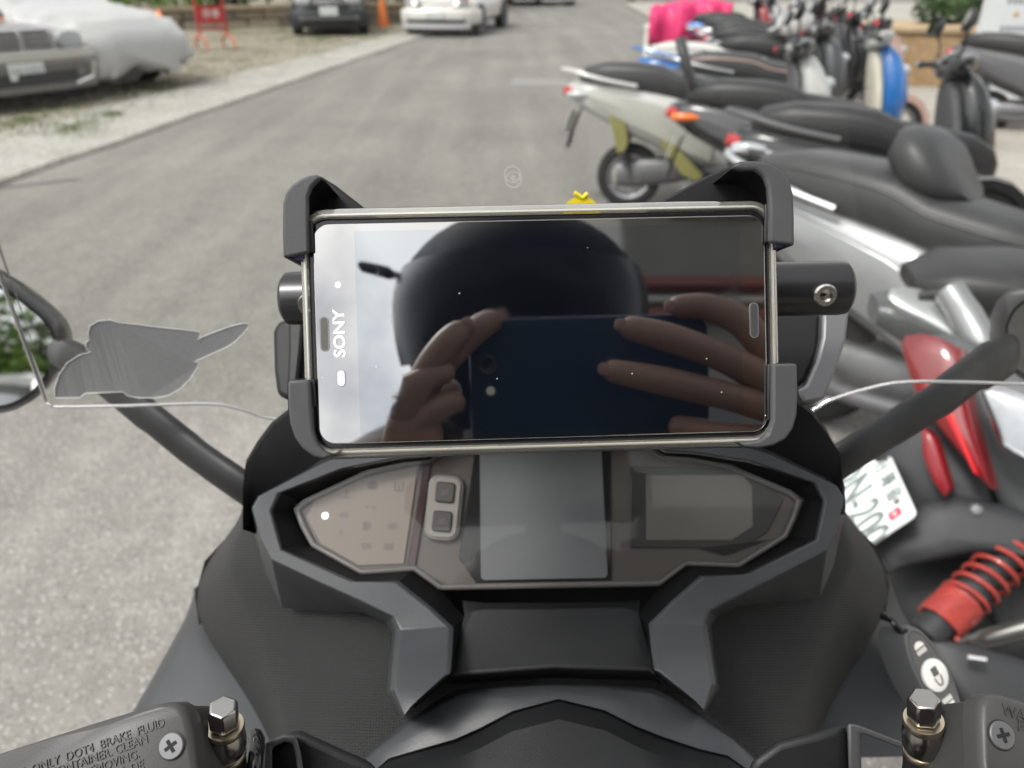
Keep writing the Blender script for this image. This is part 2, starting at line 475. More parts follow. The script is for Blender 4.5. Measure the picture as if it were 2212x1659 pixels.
# ---------------------------------------------------------------- stone retaining wall behind the parking bay, hedges on top
M_STONE = [mat('wall_stone_%d' % i, c, .9, var=.3, nscale=9, bump=.9, bscale=30) for i, c in enumerate(((.20, .165, .12), (.26, .22, .165), (.15, .13, .10)))]
wa, wb = Vector((-14.5, 18.4, 0)), Vector((-1.2, 24.2, 0))
wd_ = (wb - wa); wlen = wd_.length; wd_.normalize(); wnrm = Vector((wd_.y, -wd_.x, 0))
we = wempty('retaining_wall', wa, 'low rough stone retaining wall under the hedge behind the parked cars', 'wall')
bm = bmesh.new()
prism(bm, [wa - wnrm * .04, wb - wnrm * .04, wb - wnrm * .5, wa - wnrm * .5], (0, 0, .46))
fin('mortar_core', bm, mat('mortar', (.12, .10, .075), .95, var=.3, nscale=10), we)
for row in range(2):
    x = random.uniform(-.2, .1)
    while x < wlen:
        L = random.uniform(.45, .85)
        bm = bmesh.new()
        box(bm, (0, 0, 0), (L - .03, .12, .215))
        for v in bm.verts: v.co += Vector((random.uniform(-.03, .03), random.uniform(-.025, .025), random.uniform(-.02, .02)))
        o = fin('stone', bm, random.choice(M_STONE), we, bev=.03)
        o.location = wa + wd_ * (x + L / 2) + Vector((0, 0, .12 + row * .23)) ; o.rotation_euler.z = math.atan2(wd_.y, wd_.x)
        x += L
bm = bmesh.new()
prism(bm, [wa + wnrm * .10 + Vector((0, 0, .465)), wb + wnrm * .10 + Vector((0, 0, .465)), wb - wnrm * .55 + Vector((0, 0, .465)), wa - wnrm * .55 + Vector((0, 0, .465))], (0, 0, .10))
fin('coping', bm, mat('coping_stone', (.30, .24, .16), .9, var=.35, nscale=5, bump=.6, bscale=30), we, bev=.02)
spots = []
for i in range(15):
    c = wa + wd_ * (i * .98 + .3) - wnrm * random.uniform(.5, 1.0)
    spots.append(((c.x, c.y, random.uniform(.95, 1.4)), (random.uniform(.7, 1.0), .7, random.uniform(.55, .8))))
hedge('hedge', 'long dark green hedge growing on top of the stone retaining wall', spots, M_LEAF, 1500, .075)
spots = []
for i in range(4):
    c = wa + wd_ * (4.9 + i * .8) - wnrm * .2
    spots.append(((c.x, c.y, .78), (.5, .35, .35)))
hedge('shrub', 'lighter green shrub spilling over the wall coping beside the red barrier', spots, M_LEAFB, 350, .06, 'shrub')
# bank of trees far behind, closing the road
def tree(loc, h, cr, label, m, n=2600, size=.16, group=None):
    e = wempty('tree', loc, label, 'tree', group)
    loc = Vector(loc)
    bm = bmesh.new()
    tube(bm, smooth_path([loc, loc + Vector((.1, 0, h * .25)), loc + Vector((-.05, .1, h * .55)), loc + Vector((0, 0, h * .85))], 4), [.2 * (1 - .8 * i / 12) for i in range(13)], 8)
    for i in range(7):
        a = i * .9; z = h * (.4 + .06 * i)
        tube(bm, [loc + Vector((0, 0, z)), loc + Vector((math.cos(a) * cr * .4, math.sin(a) * cr * .4, z + .5)), loc + Vector((math.cos(a) * cr * .8, math.sin(a) * cr * .8, z + .9))], [.07, .05, .015], 6)
    fin('trunk', bm, M_BARK, e)
    bm = bmesh.new()
    for _ in range(14):
        a = random.random() * 6.28; r = cr * math.sqrt(random.random()) * .8
        leaves(bm, loc + Vector((math.cos(a) * r, math.sin(a) * r, h * random.uniform(.55, .98))), (cr * .42, cr * .42, cr * .34), n // 14, size)
    fin('crown', bm, m, e, flat=True)
    return e
for x, y, h, l_ in ((-9.5, 26, 6, 'bushy dark tree above the left end of the hedge'), (-3.5, 31, 6.5, 'tall dark tree above the hedge by the white sedan'), (5.5, 40, 7, 'dark tree at the far end of the road')):
    tree((x, y, 0), h, 2.6, l_, M_LEAF, group='trees beyond the wall')
# ---------------------------------------------------------------- right side: planter walls, shrubs, notice board
M_TAN = ground_mat('planter_stone', ((.28, .18, .09), (.42, .29, .16)), 12, bump=.8, big=3, rough=.85)
def planter(a, b, wid, h, label):
    a, b = Vector(a), Vector(b)
    e = wempty('planter', (a + b) / 2, label, 'planter')
    d = (b - a).normalized(); s = Vector((-d.y, d.x, 0)) * wid
    bm = bmesh.new()
    prism(bm, [a, b, b + s, a + s], (0, 0, h))
    fin('planter_wall', bm, M_TAN, e, bev=.02)
    bm = bmesh.new()
    dz = Vector((0, 0, h + .002)); o_ = d * .04; q = s.normalized() * .04
    prism(bm, [a + dz - o_ - q, b + dz + o_ - q, b + s + dz + o_ + q, a + s + dz - o_ + q], (0, 0, .07))
    fin('capstone', bm, mat('capstone', (.42, .31, .19), .8, var=.25, nscale=6, bump=.5, bscale=40), e, bev=.012)
    return e
planter((4.4, 10.6, .1), (8.4, 9.6, .1), 1.2, .62, 'tan stone planter wall behind the parked scooters')
hedge('shrub', 'clipped dark green shrub in the tan planter left of the notice board', [((5.6 + i * .55, 11.1, 1.05), (.45, .4, .35)) for i in range(3)], M_LEAF, 1100, .05, 'shrub')
hedge('shrub', 'bright leafy plant in the tan planter beyond the notice board', [((7.9 + i * .4, 10.2, 1.1), (.45, .4, .5)) for i in range(3)], M_LEAFB, 700, .06, 'shrub')
planter((4.5, 6.3, .1), (7.6, 5.2, .1), 1.0, .42, 'low tan planter wall at the pavement beside the black scooter')
bm_ = None
ne = wempty('notice_board', (5.55, 9.2, .11), 'white standing notice board with rows of grey lettering above the scooters', 'sign')
nb = Plane(Vector((5.55, 9.2, 1.0)), Vector((-.25, -1, 0)))
bm = bmesh.new(); rplate(bm, nb.mat(), .86, 1.75, .01, -.16, 0, c=(0, 0))
fin('board_body', bm, mat('board_white', (.60, .62, .62), .5, var=.08, nscale=3), ne, bev=.006)
bm = bmesh.new(); rplate(bm, nb.mat(), .66, 1.55, .01, .002, .008, c=(.06, .04))
fin('board_panel', bm, mat('board_panel', (.58, .61, .63), .35, var=.06, nscale=3), ne)
M_GTXT = mat('board_text', (.22, .24, .26), .6)
for r_ in range(9):
    y = .66 - r_ * .135
    if r_ == 5:
        for j in range(2):
            bm = bmesh.new(); lathe(bm, [(.03, 0), (.03, .002)], nb.mat() @ Vector((-.12 + j * .14, y, .009)), nb.n, 16)
            fin('round_mark', bm, mat('orange_mark', (.5, .3, .15), .6), ne)
        continue
    for j in range(2):
        bm = bmesh.new()
        x = -.22 + j * .30
        for k_ in range(random.randint(3, 5)):
            rplate(bm, nb.mat(), .04, .05, .008, .009, .011, 2, (x, y)); rplate(bm, nb.mat(), .012, .065, .004, .0095, .0115, 2, (x + .004, y))
            x += .055
        fin('lettering', bm, M_GTXT, ne)
# pale post by the far scooters
bm = bmesh.new()
pp = G(1397, 142)
tube(bm, [pp, pp + Vector((0, 0, .55))], [.075, .07], 14); lathe(bm, [(.085, 0), (.09, .04), (.03, .09), (.0, .1)], pp + Vector((0, 0, .55)), (0, 0, 1), 16)
lathe(bm, [(.11, 0), (.11, .06), (.08, .09)], pp, (0, 0, 1), 16)
tag(fin('bollard', bm, mat('bollard_white', (.62, .62, .58), .5, var=.15, nscale=8)), 'pale round bollard in front of the pink covered scooter', 'bollard')
# ---------------------------------------------------------------- shared vehicle materials
M_TYRE = mat('tyre_rubber', (.018, .018, .018), .85, var=.3, nscale=20, bump=.4, bscale=200)
M_RIM = mat('rim_alloy', (.42, .42, .43), .35, metal=.9, nscale=15)
M_CHROME = mat('chrome', (.78, .78, .8), .12, metal=1.0, var=.04)
M_BLKP = mat('black_plastic', (.022, .023, .025), .55, var=.2, nscale=25, bump=.15, bscale=500)
M_DKGLASS = mat('dark_glass', (.02, .022, .024), .06, var=.1, spec=.8)
M_PLATEW = mat('plate_white', (.62, .66, .64), .4, var=.06)
M_PLATET = mat('plate_text', (.22, .25, .24), .5)
M_LENS = mat('clear_lens', (.40, .42, .44), .08, var=.1, nscale=60, spec=.8, coat=.6)
M_RED = mat('red_lens', (.42, .008, .012), .1, var=.35, nscale=45, coat=.8)
M_ORANGE = mat('orange_lens', (.75, .16, .02), .2, var=.15, coat=.5)
M_LAMP = mat('lit_headlight', (.9, .9, .85), .1, emit=(1, .93, .75), estr=2.2)

def wheel(parent, c, r, w, axis_y=True, rim=M_RIM, spokes=5, name='wheel'):
    """tyre with shaped shoulders, rim dish, spokes"""
    e = bpy.data.objects.new(name, None); COL.objects.link(e); e.parent = parent; e.location = c; e.empty_display_size = .05
    bm = bmesh.new()
    prof = [(r * .66, -w * .42), (r * .80, -w * .5), (r * .93, -w * .47), (r * .985, -w * .3), (r, 0), (r * .985, w * .3), (r * .93, w * .47), (r * .80, w * .5), (r * .66, w * .42)]
    ax = Vector((0, 1, 0)); rings = []
    n = 32
    for rr, h in prof: rings.append([Vector((math.cos(2 * math.pi * i / n) * rr, h, math.sin(2 * math.pi * i / n) * rr)) for i in range(n)])
    loft(bm, rings, True, False)
    fin('tyre', bm, M_TYRE, e, ang=60)
    bm = bmesh.new()
    rings = []
    for rr, h in [(r * .67, -w * .44), (r * .60, -w * .40), (r * .56, -w * .2), (r * .56, w * .2), (r * .60, w * .40), (r * .67, w * .44)]:
        rings.append([Vector((math.cos(2 * math.pi * i / n) * rr, h, math.sin(2 * math.pi * i / n) * rr)) for i in range(n)])
    loft(bm, rings, True, False)
    for i in range(spokes):
        a = 2 * math.pi * i / spokes
        for s in (-1, 1):
            rot = Matrix.Rotation(-a, 3, 'Y')
            box(bm, rot @ Vector((r * .34, s * w * .30, 0)), (r * .54, w * .14, r * .13), rot)
    lathe(bm, [(r * .16, -w * .42), (r * .2, -w * .3), (r * .2, w * .3), (r * .16, w * .42)], (0, 0, 0), (0, 1, 0), 16)
    fin('rim', bm, rim, e)
    return e

# ---------------------------------------------------------------- cars (local: +x forward, wheels on z=0)
def car(name, label, loc, heading, paint, kind, group=None):
    e = empty(name, loc, label, 'car', group, R(heading))
    W, L = {'suv': (.92, 2.15), 'sedan': (.86, 2.2), 'classic': (.88, 2.3)}[kind]
    hz = {'suv': 1.0, 'sedan': .78, 'classic': .80}[kind]
    belt = {'suv': 1.08, 'sedan': .88, 'classic': .90}[kind]
    roof = {'suv': 1.62, 'sedan': 1.44, 'classic': 1.42}[kind]
    # lower body: profile sections along x (x, zlow, zhigh, halfwidth)
    secs = [(-L, .42, belt - .12, W * .80), (-L + .12, .30, belt, W * .93), (-L + .7, .22, belt + .04, W), (-.6, .2, belt + .03, W), (.5, .2, belt, W), (.95, .2, belt - .03, W), (L - .75, .21, hz + .04, W * .985), (L - .3, .22, hz, W * .95), (L - .1, .25, hz - .07, W * .86), (L, .33, hz - .2, W * .74)]
    bm = bmesh.new()
    rings = []
    for x, zl, zh, hw in secs:
        zc, hh = (zl + zh) / 2, (zh - zl) / 2
        rings.append(sring((x, 0, zc), (0, hw, 0), (0, 0, hh), 32, 4.5))
    loft(bm, rings)
    fin('body', bm, paint, e, ang=50)
    # greenhouse
    gx = {'suv': (-1.95, -1.6, -.3, .35, 1.05), 'sedan': (-1.75, -1.05, -.2, .25, 1.1), 'classic': (-1.8, -1.1, -.25, .2, 1.0)}[kind]
    bm = bmesh.new()
    zb = belt - .06
    rr = [(gx[0], zb + .08, W * .72), (gx[1], roof - .10, W * .70), (gx[2], roof, W * .68), (gx[3], roof - .06, W * .68), (gx[4], zb + .05, W * .80)]
    loft(bm, [sring((x, 0, (zb + zt) / 2), (0, hw, 0), (0, 0, (zt - zb) / 2), 24, 5) for x, zt, hw in rr])
    fin('glasshouse', bm, M_DKGLASS, e, ang=40)
    bm = bmesh.new()
    loft(bm, [sring((x, 0, roof - .03 + dz), (0, hw, 0), (0, 0, .045), 24, 4) for x, dz, hw in ((gx[1] - .05, -.09, W * .66), (gx[2] - .5, -.02, W * .70), (gx[2], 0, W * .70), (gx[3] + .02, -.05, W * .68))])
    fin('roof', bm, paint, e)
    for s in (-1, 1):
        bm = bmesh.new(); tube(bm, [(gx[3], s * W * .69, roof - .09), (gx[4] - .02, s * W * .81, zb + .05)], .035, 8); fin('pillar', bm, paint, e)
        bm = bmesh.new(); loft(bm, [sring((gx[4] - .25 + dx, s * (W + .12), belt + .05), (0, .11 * k, 0), (0, 0, .07 * k), 14, 3) for dx, k in ((-.04, .8), (0, 1), (.08, .9), (.12, .4))]); fin('side_mirror', bm, paint, e)
    wr = .34 if kind == 'suv' else .31
    for x in (L - .82, -L + .85):
        for s in (-1, 1):
            bm = bmesh.new(); lathe(bm, [(wr + .06, -.03), (wr + .06, .2)], (x, s * (W - .17), wr), (0, s, 0), 28); fin('wheel_arch', bm, M_BLKP, e)
            wheel(e, (x, s * (W - .07), wr), wr, .2)
    f = L
    # bumper
    bm = bmesh.new()
    pts = [Vector((f - .55, -W * 1.0, .42)), Vector((f - .2, -W * .96, .42)), Vector((f - .02, -W * .7, .42)), Vector((f + .05, 0, .42)), Vector((f - .02, W * .7, .42)), Vector((f - .2, W * .96, .42)), Vector((f - .55, W * 1.0, .42))]
    sp = smooth_path(pts, 5)
    up = Vector((0, 0, 1))
    rings = []
    for i, p in enumerate(sp):
        t = (sp[min(i + 1, len(sp) - 1)] - sp[max(i - 1, 0)]).normalized(); o_ = t.cross(up)
        rings.append(sring(p, o_ * .09, up * (.17 if kind != 'suv' else .2), 14, 3.2))
    loft(bm, rings)
    fin('bumper', bm, paint if kind != 'suv' else mat('suv_bumper', (.02, .022, .025), .5), e, ang=60)
    def fx(y): return f + .06 - .16 * (abs(y) / W) ** 2.4 - .0
    def strip(nm, z, h, y0, y1, m, out=.085, th=.03, n=14):
        bm = bmesh.new()
        a = [Vector((fx(y0 + (y1 - y0) * i / n) + out, y0 + (y1 - y0) * i / n, z)) for i in range(n + 1)]
        loft(bm, [[p + Vector((0, 0, -h / 2)), p + Vector((0, 0, h / 2)), p + Vector((-th, 0, h / 2)), p + Vector((-th, 0, -h / 2))] for p in a])
        return fin(nm, bm, m, e, bev=.005)
    if kind == 'classic':
        strip('bumper_trim', .56, .09, -W * .93, W * .93, mat('bumper_bright', (.62, .62, .58), .25, metal=.6), .097, .05)
        strip('lower_intake', .33, .13, -W * .6, W * .6, M_BLKP, .094)
        strip('lip', .235, .07, -W * .85, W * .85, paint, .105, .05)
        for s in (-1, 1):
            bm = bmesh.new(); tube(bm, [(fx(.5) + .09, s * .72, .46), (fx(.7) + .11, s * .70, .3), (fx(.5) + .12, s * .45, .25)], .025, 8); fin('bumper_corner_trim', bm, M_CHROME, e)
        # chrome radiator grille
        bm = bmesh.new(); box(bm, (f - .02, 0, .69), (.12, .66, .22)); fin('grille_backing', bm, M_BLKP, e)
        bm = bmesh.new()
        tube(bm, [(f + .07, -.34, .58), (f + .06, -.36, .76), (f + .03, -.3, .81), (f + .03, .3, .81), (f + .06, .36, .76), (f + .07, .34, .58), (f + .07, -.34, .58)], .022, 8)
        fin('grille_frame', bm, M_CHROME, e)
        for i in range(4):
            bm = bmesh.new(); box(bm, (f + .065, 0, .615 + i * .047), (.03, .66, .019)); fin('grille_slat', bm, M_CHROME, e, bev=.004)
        bm = bmesh.new(); box(bm, (f + .075, 0, .69), (.03, .035, .22)); fin('grille_divider', bm, M_CHROME, e, bev=.004)
        for s in (-1, 1):
            bm = bmesh.new(); xx = f - .06; loft(bm, [sring((xx + dx, s * .58, .69), (0, .16 * k, 0), (0, 0, .105 * k), 18, 2.6) for dx, k in ((-.06, .9), (.03, 1), (.06, .8))]); fin('headlight', bm, M_LENS, e)
        bm = bmesh.new(); box(bm, (f + .145, -.05, .42), (.012, .38, .17)); pl = fin('license_plate', bm, M_PLATEW, e, bev=.006)
        text_ob('plate_characters', 'V4·3355', .1, Matrix(((0, 0, 1, f + .153), (1, 0, 0, -.05), (0, 1, 0, .42), (0, 0, 0, 1))), M_PLATET, pl, .001)
    else:
        suv = kind == 'suv'
        zg = .80 if suv else .66
        if suv:
            strip('grille', zg, .10, -.34, .34, M_CHROME, .0, .05)
            strip('grille_mesh', zg - .12, .10, -.5, .5, M_BLKP, .02, .05)
            strip('intake', .30, .16, -.62, .62, mat('deep_black', (.008, .008, .008), .8), .092, .05)
            strip('skid_plate', .44, .05, -.75, .75, mat('grey_trim', (.12, .125, .13), .5), .10, .04)
        else:
            strip('grille', zg + .02, .035, -.36, .36, M_BLKP, .02, .04)
            strip('intake', .335, .075, -.70, .70, M_BLKP, .093, .05)
            strip('bumper_lip', .235, .10, -.80, .80, mat('lip_grey', (.4, .4, .4), .4), .10, .05)
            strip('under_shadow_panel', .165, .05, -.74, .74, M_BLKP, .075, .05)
        for s in (-1, 1):
            bm = bmesh.new(); y = s * W * .66
            loft(bm, [sring((fx(y) - .05 + dx, y, zg + (.04 if suv else .06)), (-.06 * 1, s * .20 * k, .0), (0, 0, (.10 if suv else .075) * k), 18, 2.4) for dx, k in ((-.08, .95), (.02, 1), (.06, .75))])
            hl = fin('headlight', bm, M_LENS, e)
            if not suv:
                bm = bmesh.new(); bmesh.ops.create_uvsphere(bm, u_segments=14, v_segments=10, radius=.065)
                bmesh.ops.transform(bm, matrix=Matrix.Translation((fx(y) + .03, s * W * .56, zg + .05)) @ Matrix.Diagonal((.5, 1, .9, 1)), verts=bm.verts)
                fin('bulb', bm, M_LAMP, hl)
                bm = bmesh.new(); loft(bm, [sring((fx(y) - .08 + dx, s * W * .76, zg + .155), (0, .14 * k, 0), (0, 0, .035 * k), 12, 2.4) for dx, k in ((-.06, .9), (.03, 1), (.06, .6))]); fin('indicator', bm, mat('red_orange_reflex', (.75, .07, .05), .3), e)
            bm = bmesh.new(); loft(bm, [sring((fx(y) + .03 + dx, s * W * .72, .44), (0, .07 * k, 0), (0, 0, .05 * k), 12) for dx, k in ((0, 1), (.035, .9))]); fin('fog_light', bm, M_LENS, e)
        zp = .60 if suv else .47
        bm = bmesh.new(); box(bm, (f + (.15 if suv else .155), 0, zp), (.012, .44, .19 if suv else .14)); pl = fin('license_plate', bm, M_PLATEW, e, bev=.006)
        text_ob('plate_characters', 'AKC·2853' if suv else 'RAB·1170', .1, Matrix(((0, 0, 1, f + (.158 if suv else .163)), (1, 0, 0, 0), (0, 1, 0, zp), (0, 0, 0, 1))), M_PLATET, pl, .001)
    return e
M_SILV = mat('paint_champagne', (.14, .135, .124), .28, metal=.35, coat=.8, var=.06)
M_BLKPAINT = mat('paint_black', (.028, .032, .038), .2, coat=1.0, var=.1)
M_WHITEP = mat('paint_white', (.55, .54, .505), .25, coat=.8, var=.04)
h_ = lambda a: Vector((math.cos(R(a)), math.sin(R(a)), 0))
c = G(88, 246); car('parked_car', 'champagne silver sedan with chrome slatted grille beside the covered car', c + Vector((0, 0, .03)) - h_(-34) * 2.38, -34, M_SILV, 'classic', 'cars in the parking bay')
c = G(716, 83); SUV_ = car('parked_car', 'black sport utility car parked on the verge facing the road', c + Vector((0, 0, .02)) - h_(-79) * 2.0, -79, M_BLKPAINT, 'suv', 'cars in the parking bay'); SUV_.scale = (.9, .9, .9)
c = G(948, 79); car('moving_car', 'white sedan with lit headlights driving along the road', c - h_(-101) * 2.05, -101, M_WHITEP, 'sedan')
for px, a, p_, l_ in ((1140, -60, mat('paint_darkred', (.12, .01, .012), .25, coat=.8), 'dark red car parked far down the road'), (1205, -70, M_BLKPAINT, 'black car parked far down the road')):
    c = G(px, 13); car('parked_car', l_, c - h_(a) * 2.0, a, p_, 'sedan', 'cars far down the road')

# ---------------------------------------------------------------- car under a silver-white cover
HC = -24
c0 = G(272, 198) - h_(HC) * 1.85 + Vector((0, 0, .03))
ce = empty('covered_car', c0, 'car hidden under a wrinkled silver white cloth cover', 'car', None, R(HC))
M_COVER = mat('cover_cloth', (.42, .42, .415), .5, metal=.1, var=.08, nscale=6, bump=.5, bscale=14, sheen=.3)
secs = [(-2.35, .30, .80, .74), (-2.2, .24, 1.0, .86), (-1.75, .22, 1.16, .92), (-1.1, .22, 1.42, .92), (-.3, .22, 1.50, .92), (.2, .22, 1.44, .93), (.75, .22, 1.16, .95), (1.15, .23, 1.00, .96), (1.7, .25, .93, .95), (2.1, .27, .84, .90), (2.3, .30, .70, .78), (2.38, .34, .55, .66)]
def lerp_sec(t):
    x = t
    for a, b in zip(secs[:-1], secs[1:]):
        if a[0] <= x <= b[0]:
            k = (x - a[0]) / (b[0] - a[0]); k = k * k * (3 - 2 * k) * .5 + k * .5
            return [a[i] + (b[i] - a[i]) * k for i in range(4)]
    return list(secs[-1])
bm = bmesh.new(); rings = []
N = 64
for i in range(70):
    x = -2.35 + 4.73 * i / 69
    _, zl, zh, hw = lerp_sec(x)
    r = []
    for j in range(N):
        a = 2 * math.pi * j / N; ca, sa = math.cos(a), math.sin(a)
        y = hw * math.copysign(abs(ca) ** (2 / 4.0), ca); z = (zl + zh) / 2 + (zh - zl) / 2 * math.copysign(abs(sa) ** (2 / 3.4), sa)
        side = 1 - max(0, (z - zl) / (zh - zl))
        f1 = noise.noise(Vector((x * 4.2, y * 1.2 + z * 1.5, 0))) * .06 + (1 - abs(noise.noise(Vector((x * 2.6 + z * 3.0, y * 2.5, 4))))) ** 4 * .15 + (1 - abs(noise.noise(Vector((x * 5 - z * 4.0, y * 3, 8))))) ** 5 * .09 - .09
        amp = .35 + 1.3 * side
        nrm = Vector((0, y / hw, (z - (zl + zh) / 2) / (zh - zl))).normalized()
        p = Vector((x, y, z)) + nrm * f1 * amp
        if sa < -.5: p.z += .03 * noise.noise(Vector((x * 6, y * 6, 9)))
        r.append(p)
    rings.append(r)
loft(bm, rings)
fin('cloth_cover', bm, M_COVER, ce, ang=75)
for x in (1.45, -1.4):
    for s in (-1, 1): wheel(ce, (x, s * .74, .30), .30, .2)
for (x, y, zc, n_, r_) in ((1.0, -.90, .86, (0.1, -1, .35), 30), (2.12, -.55, .70, (.75, -.7, .3), 40), (2.05, .62, .74, (.8, .6, .3), 0)):
    pf = Plane(Vector((x, y, zc)) + Vector(n_).normalized() * .05, Vector(n_), Vector((1, .2, -.5)))
    bm = bmesh.new(); rplate(bm, pf.mat(), .34, .10, .02, -.05, .0)
    fin('reflective_patch', bm, mat('orange_patch', (.80, .24, .08), .5, var=.15, nscale=12), ce, bev=.01)

# ---------------------------------------------------------------- red folding barrier, traffic cone
be_p = G(468, 112)
be = wempty('folding_barrier', be_p, 'red tubular metal barrier stand with a red lettered plate on the verge', 'barrier')
M_REDP = mat('red_paint', (.42, .035, .035), .45, var=.25, nscale=14)
ux = Vector((.80, .60, 0)); fy = Vector((.60, -.80, 0))
def bt(pts, nm='frame', r=.022):
    bm = bmesh.new(); tube(bm, smooth_path(pts, 4), r, 8); return fin(nm, bm, M_REDP, be)
lx, rx = be_p - ux * .26, be_p + ux * .26
zv = lambda p, z: Vector((p.x, p.y, z))
bm = bmesh.new(); tube(bm, [zv(lx, .28), zv(lx, .92), zv(lx + ux * .04, .99), zv(lx + ux * .1, 1.02), zv(rx - ux * .1, 1.02), zv(rx - ux * .04, .99), zv(rx, .92), zv(rx, .28)], .024, 8); fin('frame', bm, M_REDP, be)
for p in (lx, rx):
    bm = bmesh.new(); tube(bm, [zv(p - fy * .34, .05), zv(p - fy * .32, .20), zv(p - fy * .22, .27), zv(p, .28), zv(p + fy * .22, .27), zv(p + fy * .32, .20), zv(p + fy * .34, .05)], .024, 8); fin('leg', bm, mat('red_faded', (.48, .16, .12), .6, var=.3, nscale=14), be)
bm = bmesh.new(); tube(bm, [zv(lx, .40), zv(rx, .40)], .02, 8); fin('crossbar', bm, M_REDP, be)
bpl = Plane(zv(be_p, .65) + fy * .03, fy, ux)
bm = bmesh.new(); rplate(bm, bpl.mat(), .50, .30, .02, -.012, 0); pp_ = fin('sign_plate', bm, M_REDP, be)
text_ob('sign_characters', '停車', .17, bpl.mat(bpl.o + bpl.n * .002), mat('sign_white', (.75, .70, .68), .6, var=.25, nscale=30), pp_, .001)
cp = G(829, 61)
co = wempty('traffic_cone', cp, 'orange traffic cone between the black and white cars', 'traffic cone')
bm = bmesh.new(); lathe(bm, [(.16, .03), (.03, .86), (.02, .88), (0, .885)], cp, (0, 0, 1), 24); fin('cone', bm, mat('cone_orange', (.75, .2, .04), .5, var=.15, nscale=8), co)
bm = bmesh.new(); rplate(bm, Matrix.Translation(cp), .38, .38, .04, 0, .04); fin('base', bm, mat('cone_orange', (.75, .2, .04), .5), co, bev=.006)
# ---------------------------------------------------------------- scooters (local: +x forward, rear axle x=0, y left)
M_SEAT = mat('seat_vinyl', (.020, .020, .0215), .42, var=.2, nscale=20, bump=.25, bscale=260)
M_SEATG = mat('seat_vinyl_grey', (.038, .0385, .04), .42, var=.2, nscale=20, bump=.25, bscale=260)
M_ENG = mat('engine_alloy', (.16, .16, .165), .5, metal=.6, var=.3, nscale=12)
M_MIR = mat('mirror_glass', (.85, .87, .88), .02, metal=1.0, var=.01)
M_SILVER = mat('silver_paint', (.27, .277, .28), .3, metal=.55, coat=.6, var=.06)
M_DGREY = mat('dark_grey_paint', (.055, .058, .062), .35, coat=.4, var=.12)
M_WHITE = mat('white_body', (.46, .46, .44), .3, coat=.5, var=.05)
M_BLUE = mat('blue_paint', (.02, .14, .42), .25, coat=.7, var=.08)
M_CREAM = mat('cream_plastic', (.60, .57, .47), .45, var=.08)
M_GREYP = mat('grey_plastic', (.085, .085, .09), .5, var=.12)
M_PINKM = mat('dusty_pink_paint', (.40, .26, .22), .35, coat=.4)
M_BLACKB = mat('black_body', (.016, .017, .019), .28, coat=.6, var=.15)
